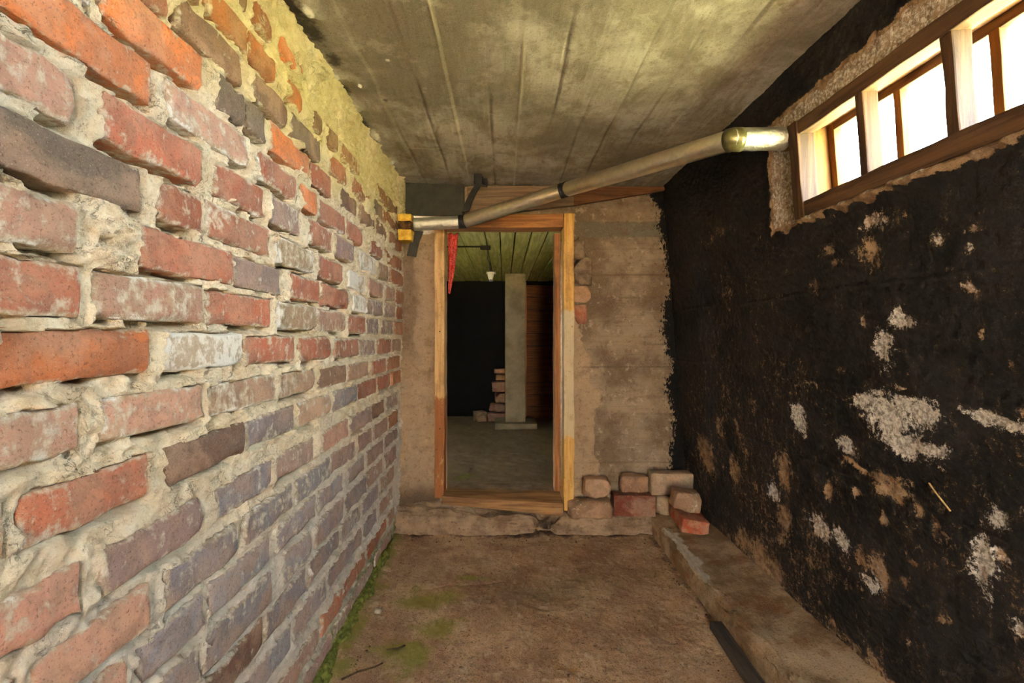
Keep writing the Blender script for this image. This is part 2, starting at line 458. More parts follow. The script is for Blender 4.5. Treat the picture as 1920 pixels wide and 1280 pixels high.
M = {}
M['mortar'] = mat_mortar(); M['brick'] = mat_brick(); M['ceiling'] = mat_ceiling(); M['right'] = mat_right()
M['back'] = mat_back(); M['floor'] = mat_floor()
def mat_kerb():
    n = N("kerb_concrete")
    big = n.noise(5, 6, .66); mid = n.noise(28, 6, .72); fine = n.noise(150, 4, .75)
    c = n.mix(n.ramp(big, .38, .62), srgb(126, 100, 72), srgb(178, 152, 120))
    c = n.mix(n.math('MULTIPLY', n.ramp(n.noise(9, 5, .65), .54, .66), .6), c, srgb(128, 84, 48))
    c = n.mix(n.math('MULTIPLY', n.ramp(fine, .54, .66), .55), c, srgb(58, 44, 30))
    c = n.mix(n.ramp(n.math('ADD', n.attr("lime"), n.math('MULTIPLY', n.math('SUBTRACT', mid, .5), 1.4)), .4, .7), c, n.mix(mid, srgb(150, 136, 116), srgb(206, 196, 178)))
    h = n.math('ADD', n.math('MULTIPLY', mid, .9), n.math('MULTIPLY', fine, .6))
    return n.done(c, .88, n.bump(h, .9, .008), spec=.2)
M['kerb'] = mat_kerb()
M['step'] = mat_simple("step_concrete", (104, 84, 64), (150, 126, 100), 8, .9, .7, .006, None, (50, 38, 28))
def mat_post(name, ca, cb, stain, z0, z1, amt):
    n = N(name)
    v = n.scaled(46, 46, 3.0); g = n.noise(1, 6, .6, v, .6); k = n.noise(60, 5, .72); b = n.noise(7, 5, .65)
    sx = n.t.nodes.new("ShaderNodeSeparateXYZ"); n.t.links.new(n.pos, sx.inputs[0]); z = sx.outputs[2]
    c = n.mix(n.ramp(g, .34, .66), srgb(*ca), srgb(*cb))
    zone = n.math('MULTIPLY', n.ramp(z, z0 - .05, z0 + .05), n.ramp(z, z1 + .05, z1 - .05))
    old = n.ramp(n.math('ADD', zone, n.math('MULTIPLY', n.math('SUBTRACT', n.noise(1, 5, .7, n.scaled(24, 24, 9)), .5), 2.0)), .5, .8)
    c = n.mix(n.math('MULTIPLY', old, amt), c, srgb(*stain))
    c = n.mix(n.math('MULTIPLY', n.ramp(b, .52, .68), .4), c, srgb(104, 76, 46))
    c = n.mix(n.math('MULTIPLY', n.ramp(k, .58, .70), .65), c, srgb(62, 46, 32))
    return n.done(c, .8, n.bump(n.math('ADD', g, n.math('MULTIPLY', k, .4)), .5, .003), spec=.25)
M['post_l'] = mat_post("post_with_red_brown_paint", (164, 126, 78), (200, 164, 112), (134, 76, 38), .16, .82, .85)
M['post_r'] = mat_post("post_with_white_paint", (170, 126, 62), (206, 162, 92), (182, 170, 144), .55, 1.35, .75)
M['post'] = mat_wood("pale_weathered_timber", (168, 128, 76), (208, 172, 116), 2)
M['post_side'] = mat_wood("brown_timber", (112, 72, 40), (156, 106, 62), 2)
M['beam'] = mat_wood("orange_brown_timber", (116, 74, 38), (158, 106, 58), 0)
M['sillwood'] = mat_wood("dusty_threshold_timber", (108, 76, 46), (150, 112, 70), 0)
M['lintel'] = mat_wood("dusty_lintel_timber", (88, 70, 54), (122, 100, 78), 0)
M['wedge'] = mat_wood("dark_brown_lintel_timber", (78, 50, 28), (112, 74, 42), 0)
M['frame'] = mat_wood("dark_window_timber", (66, 46, 32), (106, 78, 54), 1)
M['frame_v'] = mat_wood("dark_window_timber_upright", (54, 37, 24), (88, 62, 40), 2)
M['lining'] = mat_wood("pale_window_lining", (104, 68, 30), (130, 92, 46), 2)
M['plank'] = mat_wood("dark_red_brown_plank", (92, 52, 26), (126, 74, 36), 0)  # brown boards; the orange light on them is put into the colour
M['batten'] = mat_wood("grey_black_batten", (52, 46, 40), (84, 74, 62), 1, (24, 22, 20))
M['slate'] = mat_simple("dark_grey_sheet", (44, 44, 38), (60, 58, 48), 14, .8, .15, .002, None, (34, 33, 29))
M['tape'] = mat_simple("black_tape", (22, 21, 20), (34, 32, 30), 40, .55, .3, .002)
M['goldtape'] = mat_simple("olive_tape", (98, 94, 62), (136, 130, 88), 30, .28, .3, .003, None, None, .6, .5)
M['foam'] = mat_simple("ochre_foam", (176, 132, 38), (222, 180, 70), 30, .9, .6, .006, None, (70, 48, 24))
M['foamdark'] = mat_simple("charred_foam", (44, 32, 22), (110, 76, 34), 34, .9, .7, .006, None, (20, 16, 12))
M['steel'] = mat_simple("worn_steel", (150, 146, 138), (196, 192, 184), 40, .35, .2, .001, None, (80, 60, 44), .9, .5)
M['pillar'] = mat_simple("pillar_concrete", (114, 102, 78), (146, 132, 104), 5, .9, .4, .004, None, (110, 100, 84))
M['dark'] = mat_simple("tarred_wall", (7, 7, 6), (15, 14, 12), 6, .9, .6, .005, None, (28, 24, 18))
M['board'] = mat_wood("lawn_tinted_ceiling_board", (172, 168, 96), (214, 208, 136), 1, (104, 100, 56))  # yellow-green bounce from the lawn is put into the board colour
M['lawn'] = mat_simple("sunlit_lawn", (134, 135, 92), (162, 160, 114), 6, .95, .5, .02)
M['gravel'] = mat_simple("sandy_gravel", (166, 144, 112), (196, 174, 140), 12, .95, .5, .01, None, (130, 110, 84))
M['cord'] = mat_simple("dark_cable", (30, 26, 22), (50, 42, 34), 40, .7, .1, .001)
M['porcelain'] = mat_simple("porcelain", (190, 180, 150), (216, 208, 184), 30, .35, .1, .001, None, (110, 96, 70))
M['stone'] = mat_simple("pale_stone", (128, 116, 98), (176, 164, 144), 60, .9, .4, .003)
M['twig'] = mat_simple("dry_twig", (48, 36, 26), (80, 60, 40), 60, .9, .3, .002)
M['straw'] = mat_simple("straw", (160, 130, 80), (200, 170, 116), 60, .8, .3, .001)
M['clod'] = mat_simple("earth", (64, 48, 36), (112, 86, 62), 50, .95, .8, .006)
M['moss'] = mat_simple("moss", (80, 84, 32), (132, 136, 60), 40, .95, .9, .008, None, (50, 52, 26))
M['rubble'] = mat_simple("rubble_stone", (84, 68, 52), (130, 110, 86), 18, .92, .7, .006, None, (54, 42, 32))

def mat_foil(name, crinkle, rough, tint=(214, 204, 180), metal=.75, relief=.55):
    n = N(name)
    a = n.noise(crinkle, 5, .6, None, .8); b = n.noise(crinkle * 3, 3, .6)
    h = n.math('ADD', a, n.math('MULTIPLY', b, .4))
    c = n.mix(n.ramp(a, .35, .65), srgb(*[int(x * .94) for x in tint]), srgb(*tint))
    return n.done(c, rough, n.bump(h, relief, .006), metal, .5)
M['foil'] = mat_foil("smooth_aluminium_wrap", 30, .30, (226, 214, 190), .92, .10)
M['foilc'] = mat_foil("crinkled_aluminium_foil", 60, .36, (204, 200, 188), .85, .9)

def mat_cloth():
    n = N("red_floral_cloth")
    a = n.noise(40, 4, .6, None, 1.5); b = n.noise(120, 3, .6)
    c = n.mix(n.ramp(a, .44, .56), srgb(178, 44, 38), srgb(206, 96, 84))
    c = n.mix(n.math('MULTIPLY', n.ramp(b, .56, .64), .8), c, srgb(104, 26, 24))
    return n.done(c, .9, n.bump(b, .3, .002), spec=.2)
M['cloth'] = mat_cloth()

def mat_glass():
    n = N("dusty_window_glass")
    tr = n.t.nodes.new("ShaderNodeBsdfTransparent"); tr.inputs[0].default_value = (.97, .98, .97, 1)
    gl = n.t.nodes.new("ShaderNodeBsdfGlossy"); gl.inputs["Roughness"].default_value = .05
    df = n.t.nodes.new("ShaderNodeBsdfTranslucent"); df.inputs[0].default_value = srgb(214, 210, 196)
    lw = n.t.nodes.new("ShaderNodeLayerWeight"); lw.inputs[0].default_value = .5
    fr = n.t.nodes.new("ShaderNodeMath"); fr.operation = 'MULTIPLY_ADD'
    n.t.links.new(n.math('POWER', lw.outputs["Facing"], 5.0), fr.inputs[0]); fr.inputs[1].default_value = .5; fr.inputs[2].default_value = .04
    m1 = n.t.nodes.new("ShaderNodeMixShader"); m2 = n.t.nodes.new("ShaderNodeMixShader")
    n.t.links.new(n.math('MULTIPLY', n.ramp(n.noise(9, 5, .65), .42, .8), .22), m1.inputs[0])
    n.t.links.new(tr.outputs[0], m1.inputs[1]); n.t.links.new(df.outputs[0], m1.inputs[2])
    n.t.links.new(fr.outputs[0], m2.inputs[0]); n.t.links.new(m1.outputs[0], m2.inputs[1]); n.t.links.new(gl.outputs[0], m2.inputs[2])
    n.t.links.new(m2.outputs[0], n.out.inputs[0])
    n.t.nodes.remove(n.p)
    return n.m
M['glass'] = mat_glass()

# ------------------------------------------------------------------ measures of the place (metres; camera stands at x=0, y=0)
CEIL = 2.113
Y_BACK = 2.88          # face of the far wall with the doorway
Y_REAR = -1.40         # wall behind the photographer
def XL(z): return -0.647 + 0.030 * z / 2.1          # brick wall, leaning a little
def XR(z): return 0.985 + (2.108 - z) * 0.0792      # tarred wall, leaning outwards towards the floor
WIN_Y0, WIN_Y1, WIN_Z0, WIN_Z1 = 0.26, 1.60, 1.600, 1.907

BRICKS = [
    (1.138,1.237,1.965,2.03,"c",9), (1.281,1.423,1.965,2.03,"o",9), (0.972,1.119,1.865,1.93,"c",8), (1.126,1.248,1.865,1.93,"o",8), (1.315,1.427,1.865,1.93,"o",8), (1.511,1.586,1.865,1.93,"b",8),
    (1.62,1.723,1.865,1.93,"b",8), (1.768,1.997,1.865,1.93,"c",8), (2.247,2.463,1.865,1.93,"c",8), (2.485,2.657,1.865,1.93,"b",8), (0.879,1.096,1.772,1.845,"b",7), (1.15,1.321,1.772,1.845,"d",7),
    (1.354,1.576,1.772,1.845,"n",7), (1.663,1.82,1.772,1.845,"r",7), (1.896,2.144,1.772,1.845,"r",7), (2.17,2.339,1.772,1.845,"n",7), (2.36,2.771,1.772,1.845,"c",7), (0.717,0.955,1.682,1.76,"o",6),
    (1.007,1.101,1.682,1.76,"n",6), (1.11,1.198,1.682,1.76,"n",6), (1.233,1.475,1.682,1.76,"o",6), (1.5,1.676,1.682,1.76,"r",6), (1.781,1.955,1.682,1.76,"d",6), (2.006,2.228,1.682,1.76,"b",6),
    (2.266,2.473,1.682,1.76,"b",6), (2.53,2.82,1.682,1.76,"o",6), (0.551,0.817,1.592,1.665,"o",5), (0.857,1.117,1.589,1.662,"p",5), (1.17,1.377,1.585,1.658,"r",5), (1.432,1.529,1.582,1.655,"o",5),
    (1.564,1.809,1.579,1.652,"r",5), (1.846,2.048,1.576,1.649,"r",5), (2.162,2.38,1.572,1.645,"r",5), (2.433,2.812,1.572,1.645,"o",5), (0.541,0.68,1.492,1.57,"p",4), (0.716,0.958,1.492,1.57,"r",4),
    (1.007,1.209,1.49,1.568,"r",4), (1.236,1.413,1.488,1.566,"v",4), (1.49,1.679,1.486,1.564,"r",4), (1.716,1.935,1.485,1.563,"v",4), (2.014,2.266,1.482,1.56,"w",4), (2.324,2.506,1.482,1.56,"t",4),
    (2.553,2.878,1.482,1.56,"o",4), (0.551,0.803,1.4,1.475,"n",3), (0.845,0.963,1.398,1.473,"r",3), (0.975,1.23,1.395,1.47,"r",3), (1.276,1.527,1.391,1.466,"y",3), (1.566,1.817,1.386,1.461,"r",3),
    (1.873,2.096,1.381,1.456,"w",3), (2.154,2.412,1.378,1.453,"p",3), (2.444,2.633,1.378,1.453,"p",3), (2.672,2.899,1.378,1.453,"o",3), (0.535,0.679,1.307,1.38,"p",2), (0.803,1.067,1.305,1.378,"r",2),
    (1.082,1.31,1.301,1.374,"v",2), (1.365,1.565,1.297,1.37,"r",2), (1.597,1.851,1.292,1.365,"r",2), (1.93,2.085,1.288,1.361,"w",2), (2.109,2.385,1.285,1.358,"v",2), (2.428,2.677,1.285,1.358,"v",2),
    (2.717,2.905,1.285,1.358,"o",2), (0.556,0.69,1.215,1.29,"r",1), (0.711,0.97,1.214,1.289,"p",1), (0.983,1.252,1.21,1.285,"r",1), (1.288,1.55,1.205,1.28,"y",1), (1.564,1.849,1.201,1.276,"p",1),
    (1.862,2.113,1.196,1.271,"r",1), (2.13,2.319,1.193,1.268,"v",1), (2.369,2.631,1.193,1.268,"v",1), (2.67,2.896,1.193,1.268,"o",1), (0.574,0.825,1.122,1.197,"o",0), (0.861,1.119,1.118,1.193,"w",0),
    (1.129,1.399,1.112,1.187,"r",0), (1.425,1.677,1.106,1.181,"r",0), (1.725,2.009,1.099,1.174,"r",0), (2.031,2.276,1.093,1.168,"v",0), (2.314,2.575,1.092,1.167,"r",0), (2.612,2.842,1.092,1.167,"t",0),
    (0.547,0.692,1.017,1.087,"p",-1), (0.728,0.975,1.016,1.086,"p",-1), (0.987,1.279,1.012,1.082,"t",-1), (1.309,1.558,1.007,1.077,"t",-1), (1.584,1.857,1.003,1.073,"b",-1), (1.877,2.173,0.998,1.068,"t",-1),
    (2.217,2.477,0.995,1.065,"r",-1), (2.511,2.791,0.995,1.065,"o",-1), (0.606,0.828,0.903,0.977,"r",-2), (0.871,1.125,0.903,0.977,"d",-2), (1.137,1.403,0.903,0.977,"g",-2), (1.417,1.707,0.903,0.977,"t",-2),
    (1.717,1.99,0.903,0.977,"g",-2), (2.012,2.297,0.903,0.977,"r",-2), (2.316,2.576,0.903,0.977,"r",-2), (2.612,2.827,0.903,0.977,"o",-2), (0.55,0.692,0.775,0.85,"p",-3), (0.73,0.977,0.775,0.85,"v",-3),
    (1.024,1.271,0.775,0.85,"g",-3), (1.283,1.544,0.775,0.85,"v",-3), (1.616,1.887,0.775,0.85,"p",-3), (1.913,2.211,0.775,0.85,"v",-3), (2.229,2.468,0.775,0.85,"b",-3), (2.513,2.764,0.775,0.85,"v",-3),
    (0.626,0.828,0.668,0.745,"p",-4), (0.871,1.106,0.668,0.745,"g",-4), (1.135,1.392,0.668,0.745,"g",-4), (1.414,1.689,0.668,0.745,"g",-4), (1.705,1.979,0.668,0.745,"v",-4), (2.03,2.243,0.668,0.745,"v",-4),
    (2.28,2.519,0.668,0.745,"v",-4), (2.553,2.771,0.668,0.745,"o",-4), (0.581,0.785,0.572,0.645,"p",-5), (0.808,0.985,0.572,0.645,"g",-5), (1.008,1.262,0.572,0.645,"g",-5), (1.304,1.573,0.572,0.645,"g",-5),
    (1.6,1.839,0.572,0.645,"g",-5), (1.889,2.128,0.572,0.645,"g",-5), (2.152,2.436,0.572,0.645,"v",-5), (2.468,2.763,0.572,0.645,"v",-5), (0.7,0.978,0.46,0.545,"g",-6), (0.99,1.265,0.46,0.545,"g",-6),
    (1.345,1.538,0.46,0.545,"g",-6), (1.568,1.843,0.46,0.545,"g",-6), (1.868,2.149,0.46,0.545,"g",-6), (2.166,2.452,0.46,0.545,"v",-6), (2.485,2.742,0.46,0.545,"v",-6), (0.749,0.954,0.362,0.44,"t",-7),
    (0.979,1.232,0.362,0.44,"d",-7), (1.24,1.5,0.362,0.44,"g",-7), (1.529,1.806,0.362,0.44,"g",-7), (1.823,2.066,0.362,0.44,"g",-7), (2.105,2.354,0.362,0.44,"g",-7), (2.384,2.695,0.362,0.44,"v",-7),
    (0.793,0.976,0.245,0.322,"t",-8), (0.994,1.398,0.245,0.322,"g",-8), (1.416,1.66,0.245,0.322,"g",-8), (1.7,2.095,0.245,0.322,"g",-8), (2.111,2.34,0.245,0.322,"g",-8), (2.38,2.676,0.245,0.322,"v",-8),
    (0.87,1.079,0.12,0.192,"v",-9), (1.089,1.305,0.12,0.192,"g",-9), (1.32,1.612,0.12,0.192,"v",-9), (1.635,1.839,0.12,0.192,"r",-9), (1.851,2.141,0.12,0.192,"r",-9), (2.183,2.538,0.12,0.192,"r",-9),
    (2.573,2.71,0.12,0.192,"v",-9), (0.945,1.184,0.01,0.085,"v",-10), (1.209,1.461,0.01,0.085,"v",-10), (1.48,1.73,0.01,0.085,"v",-10), (1.752,1.973,0.01,0.085,"v",-10), (2.001,2.295,0.01,0.085,"v",-10),
    (2.324,2.665,0.01,0.085,"v",-10),
]
ROWS = {9:(1.965,2.03), 8:(1.865,1.93), 7:(1.772,1.845), 6:(1.682,1.76), 5:(1.592,1.665), 4:(1.492,1.57), 3:(1.4,1.475), 2:(1.307,1.38), 1:(1.215,1.29), 0:(1.122,1.197), -1:(1.017,1.087), -2:(0.903,0.977), -3:(0.775,0.85), -4:(0.668,0.745), -5:(0.572,0.645), -6:(0.46,0.545), -7:(0.362,0.44), -8:(0.245,0.322), -9:(0.12,0.192), -10:(0.01,0.085)}
BLOBS = [
    (1.295,1.501,0.069,0.029,0.9,0.4), (1.324,1.421,0.062,0.045,0.75,0.2), (1.118,1.421,0.024,0.028,0.8,0.5), (1.018,1.429,0.024,0.009,0.9,0.4), (1.016,1.388,0.02,0.014,0.7,0.5), (1.492,1.468,0.028,0.022,0.9,0.3),
    (1.455,1.414,0.02,0.018,0.9,0.2), (1.57,1.354,0.021,0.025,0.8,0.2), (1.226,1.242,0.032,0.021,1.0,0.8), (1.296,1.158,0.039,0.045,1.0,0.9), (1.371,1.231,0.014,0.022,0.8,0.4), (1.045,1.285,0.016,0.014,0.9,0.4),
    (1.309,1.018,0.033,0.014,1.0,0.7), (1.374,0.987,0.059,0.019,1.0,0.7), (1.29,0.951,0.088,0.061,1.1,0.8), (1.209,0.985,0.049,0.034,1.1,0.9), (1.03,1.007,0.048,0.014,1.2,1.0), (0.977,1.003,0.04,0.014,1.2,1.0),
    (1.691,0.877,0.036,0.052,1.0,0.8), (1.476,0.832,0.05,0.028,1.0,0.8), (1.156,0.909,0.031,0.024,1.0,0.8), (2.201,1.674,0.147,0.034,0.55,0.1), (2.172,1.398,0.079,0.109,0.5,0.1), (2.363,0.724,0.059,0.062,0.8,0.1),
    (2.578,0.554,0.097,0.087,0.9,0.1), (2.536,0.523,0.107,0.099,0.9,0.1), (1.823,0.658,0.053,0.088,1.0,0.1), (2.234,0.538,0.053,0.076,0.8,0.2), (1.903,0.54,0.039,0.041,1.0,0.8), (1.849,0.459,0.047,0.063,1.0,0.2),
    (1.253,0.891,0.095,0.03,1.0,0.8), (1.441,0.78,0.085,0.015,0.9,0.2), (1.327,0.775,0.065,0.019,1.0,0.2), (1.31,0.742,0.067,0.028,1.0,0.2), (1.573,0.665,0.037,0.038,1.0,0.1), (1.45,0.695,0.02,0.014,1.0,0.1),
    (1.638,0.516,0.062,0.044,1.0,0.5), (1.535,0.514,0.045,0.045,1.0,0.6), (1.446,0.505,0.031,0.03,1.0,0.2), (1.381,0.496,0.04,0.057,1.0,0.3), (1.423,0.439,0.039,0.024,1.0,0.8), (1.293,0.513,0.018,0.016,1.0,0.2),
    (1.253,0.565,0.023,0.012,1.0,0.2), (1.352,0.649,0.023,0.019,1.0,0.1), (1.027,0.775,0.029,0.029,1.0,0.6), (1.056,0.659,0.026,0.066,1.0,0.8), (1.016,0.687,0.024,0.017,0.9,0.4), (2.052,0.193,0.112,0.102,1.0,0.1),
    (1.941,0.18,0.086,0.072,1.0,0.1), (2.195,0.212,0.081,0.071,0.9,0.1), (1.174,0.706,0.015,0.031,0.8,0.2), (1.22,0.729,0.013,0.02,0.8,0.2), (1.004,0.551,0.015,0.032,0.9,0.5), (1.184,0.45,0.021,0.012,0.8,0.2),
    (1.143,0.857,0.014,0.013,0.7,0.4), (1.248,1.056,0.023,0.012,0.8,0.4), (1.899,0.354,0.038,0.033,0.8,0.2), (1.611,0.166,0.039,0.06,0.7,0.1), (1.425,0.169,0.043,0.035,0.9,0.1), (1.513,0.167,0.043,0.034,0.8,0.1),
    (1.011,1.197,0.007,0.026,0.7,0.3), (1.077,1.34,0.015,0.007,0.7,0.4), (0.975,1.32,0.01,0.009,0.7,0.4), (2.003,0.884,0.038,0.071,0.5,0.1), (2.125,0.67,0.048,0.092,0.6,0.1), (2.159,0.761,0.035,0.057,0.6,0.2),
    (1.44,1.069,0.056,0.01,0.5,0.1), (1.68,1.01,0.166,0.008,0.5,0.2), (1.424,1.005,0.139,0.007,0.6,0.4),
]
MOSS = [(-0.35,2.101,0.169,0.121),(-0.372,1.703,0.137,0.105),(-0.635,2.167,0.1,0.087),(-0.613,1.807,0.062,0.197),(-0.674,2.393,0.083,0.106),(-0.573,1.635,0.075,0.074),(-0.269,1.872,0.129,0.097),(-0.634,2.509,0.04,0.116),(-0.171,2.287,0.105,0.04)]
DARK = [(-0.671,1.98,0.091,0.204),(-0.587,1.703,0.051,0.065),(-0.527,1.872,0.065,0.127),(0.157,2.101,0.072,0.021),(0.148,2.338,0.538,0.13),(0.398,1.689,0.039,0.032),(0.57,1.872,0.065,0.065),(-0.482,2.706,0.249,0.056),(0.602,1.717,0.039,0.028),(0.039,2.237,0.154,0.029)]
GREY = [(0.185,2.144,0.222,0.126),(0.286,2.167,0.125,0.112),(0.407,2.287,0.131,0.069)]

# ------------------------------------------------------------------ left wall: mortar bed and every brick
def build_left():
    COLS = {'r': (180, 104, 76), 'o': (218, 126, 70), 'p': (194, 144, 120), 'b': (130, 100, 80), 'g': (140, 139, 144), 'w': (214, 208, 192),
            't': (178, 146, 116), 'v': (160, 136, 128), 'y': (152, 132, 92), 'c': (164, 102, 64), 'n': (112, 100, 86), 'd': (112, 86, 72)}  # grey and violet bricks partly hold bluish skylight, yellowish ones greenish light, as colour
    STAIN = {'w': 1.0, 'y': .55, 'p': .40, 'r': .27, 'o': .06, 'g': .34, 'v': .36, 't': .35, 'b': .15, 'c': .3, 'n': .12, 'd': .05}
    rnd = random.Random(11)
    bricks = [(y0, min(y1, 2.865), zb, zt, c) for (y0, y1, zb, zt, c, k) in BRICKS if y0 < 2.82]
    for k, (zb, zt) in ROWS.items():                       # the wall goes on towards the photographer and past him
        first = min([b[0] for b in BRICKS if b[5] == k])
        y = first - .02
        while y > -0.30:
            ln = rnd.uniform(.235, .262)
            bricks.append((y - ln, y, zb + rnd.uniform(-.003, .003), zt + rnd.uniform(-.003, .003), rnd.choice('rrppotvb')))
            y -= ln + .016
    # height field of the mortar
    ys = spaced([(-1.40, -.35, .03), (-.35, .50, .008), (.50, 1.00, .0028), (1.00, 1.60, .0034), (1.60, 2.25, .0045), (2.25, Y_BACK + .01, .006)])
    zs = spaced([(-.01, CEIL + .012, .0034)])
    Yg, Zg = np.meshgrid(ys, zs, indexing='ij')
    wob = .006
    Yw = Yg + fbm(Yg, Zg, 14, 3, 5) * wob; Zw = Zg + fbm(Yg, Zg, 16, 3, 9) * wob * .8
    d = np.full(Yg.shape, -1.0); gap = np.full(Yg.shape, 0.0)
    for (y0, y1, zb, zt, c) in bricks:
        i0, i1 = np.searchsorted(ys, [y0 - .04, y1 + .04]); j0, j1 = np.searchsorted(zs, [zb - .04, zt + .04])
        if i1 <= i0: continue
        a = Yw[i0:i1, j0:j1]; b = Zw[i0:i1, j0:j1]
        dd = np.minimum(np.minimum(a - y0, y1 - a), np.minimum(b - zb, zt - b))
        d[i0:i1, j0:j1] = np.maximum(d[i0:i1, j0:j1], dd)
        under = (b < zb + .006) & (b > zb - .017) & (a > y0) & (a < y1)
        g = np.where(under, 1 - (np.abs(b - (zb - .004)) / .012) ** 2, 0)
        g *= sstep(-.25, .05, fbm(a, b * .3, 8, 3, 77))
        gap[i0:i1, j0:j1] = np.maximum(gap[i0:i1, j0:j1], np.clip(g, 0, 1))
    big = fbm(Yg, Zg, 4.2, 4, 21); med = fbm(Yg, Zg, 17, 4, 33); fin = fbm(Yg, Zg, 60, 3, 55)
    lump = fbm(Yg * 1.0, Zg * 1.5, 28, 3, 91)
    joint = -.0025 + .007 * med + .008 * np.maximum(lump, -.2) + .0050 * fin
    far_top = sstep(1.45, 2.05, Zg) * sstep(.9, 1.5, Yg)
    top = sstep(1.98, 2.06, Zg)
    cover = big * .55 + med * .55 + fin * .18 - .84 + 1.05 * far_top + 2.2 * top + .25 * sstep(1.5, 2.4, Yg) * sstep(.6, 1.3, Zg)
    cover -= np.clip(d, 0, .04) * 14
    # rubble of mortar that fills the place of a broken brick
    hole = np.exp(-(((Yg - .745) / .045) ** 4 + ((Zg - 1.345) / .045) ** 4))
    sm = sstep(-.16, .10, cover)
    h = np.where(d > 0, -.016 + (.024 + .006 * med + .003 * fin) * sm, joint)
    edge = np.exp(-(np.clip(-d, 0, 1) / .006) ** 2) * (d <= 0)
    h = h + edge * .003
    h = h - .045 * gap * (1 - sm)
    h = h + hole * (.012 * lump + .006 * fin)
    h = h + top * (.010 + .022 * np.maximum(0, fbm(Yg, Zg, 9, 4, 3)) + .006 * med)
    h = h + .012 * sstep(2.35, 2.8, Yg) * sstep(1.6, 2.0, Zg) * np.maximum(0, lump + .3)
    moss = sstep(.16, .02, Zg + .05 * big) * sstep(.5, 1.2, Yg)
    yel = np.clip(sstep(1.35, 1.95, Zg) * sstep(.7, 1.5, Yg) * 1.0 + .12, 0, 1)  # yellow lawn bounce tinted into the upper far mortar
    grey = sstep(.95, .45, Zg + .1 * big) * .8  # lower mortar greyed, with cool skylight put into its colour
    P = np.stack([XL(Zg) + h, Yg, Zg], -1)
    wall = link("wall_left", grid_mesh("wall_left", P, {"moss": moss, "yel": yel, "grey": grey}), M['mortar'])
    tag(wall, "old red brick wall with thick crumbling lime mortar along the left side", "wall", kind="structure")
    # a dozen brick shapes, shared
    protos = []
    for s in range(12):
        r2 = random.Random(100 + s)
        gy = np.array([-.5, -.492, -.478, -.45, -.36, -.24, -.12, 0, .12, .24, .36, .45, .478, .492, .5])
        gz = np.array([-.5, -.472, -.42, -.3, -.1, .1, .3, .42, .472, .5])
        A, B = np.meshgrid(gy, gz, indexing='ij')
        ey = .5 - np.abs(A); ez = .5 - np.abs(B)
        rim = np.minimum(ey * .25, ez * .072)                       # metres from the rim on a common brick
        x = -.055 * (1 - sstep(0, .006, rim)) ** 1.5
        x = x + .030 * fbm(A * .25, B * .072, 18, 3, 300 + s) + .018 * fbm(A * .25, B * .072, 60, 2, 330 + s)
        chip = sstep(.25, .6, fbm(A * .25 + s, B * .072, 14, 2, 360 + s)) * (1 - sstep(0, .016, rim))
        x = x - .12 * chip
        k = 1 - .0 * A
        A2 = A + (np.abs(A) > .47) * .010 * fbm(A * 2 + s, B * 1.6, 2.2, 2, 400 + s)
        B2 = B + (np.abs(B) > .46) * .050 * fbm(A * 4 + s, B * .3, 2.5, 2, 430 + s)
        front = np.stack([x, A2, B2], -1)
        n_, m_ = A.shape
        co = front.reshape(-1, 3); idx = np.arange(n_ * m_).reshape(n_, m_)
        q = np.stack([idx[:-1, :-1], idx[1:, :-1], idx[1:, 1:], idx[:-1, 1:]], -1).reshape(-1, 4)
        ring = np.concatenate([idx[:, 0], idx[-1, 1:], idx[::-1, -1][1:], idx[0, ::-1][1:-1]])
        backv = co[ring].copy(); backv[:, 0] = -1.0
        base = len(co); co = np.concatenate([co, backv]); L = len(ring)
        q2 = np.array([[ring[i], base + i, base + (i + 1) % L, ring[(i + 1) % L]] for i in range(L)])
        me = raw_mesh("brick", co, np.concatenate([q, q2]), True)
        bm = bmesh.new(); bm.from_mesh(me); bmesh.ops.recalc_face_normals(bm, faces=bm.faces); bm.to_mesh(me); bm.free()
        me.materials.append(M['brick'])
        protos.append(me)
    for i, (y0, y1, zb, zt, c) in enumerate(bricks):
        o = bpy.data.objects.new("brick", protos[rnd.randrange(12)])
        COL.objects.link(o); o.parent = wall
        zc = (zb + zt) / 2
        o.location = (XL(zc) + rnd.uniform(-.001, .008), (y0 + y1) / 2, zc)
        o.scale = (.09, (y1 - y0), (zt - zb))
        o.rotation_euler = (rnd.uniform(-.010, .010), rnd.uniform(-.02, .02) - .0143, rnd.uniform(-.012, .012))
        col = np.array(COLS[c]) * rnd.uniform(.88, 1.10) + np.array([rnd.uniform(-4, 4), 0, 0])
        if c == 'o' and y0 > 2.4: col = np.array((176, 112, 70))  # warm light on the wall's far end, painted as orange brick
        l = srgb(*np.clip(col, 8, 250))
        o.color = (l[0], l[1], l[2], min(1, max(0, STAIN[c] + rnd.uniform(-.12, .18))))
    return wall
build_left()

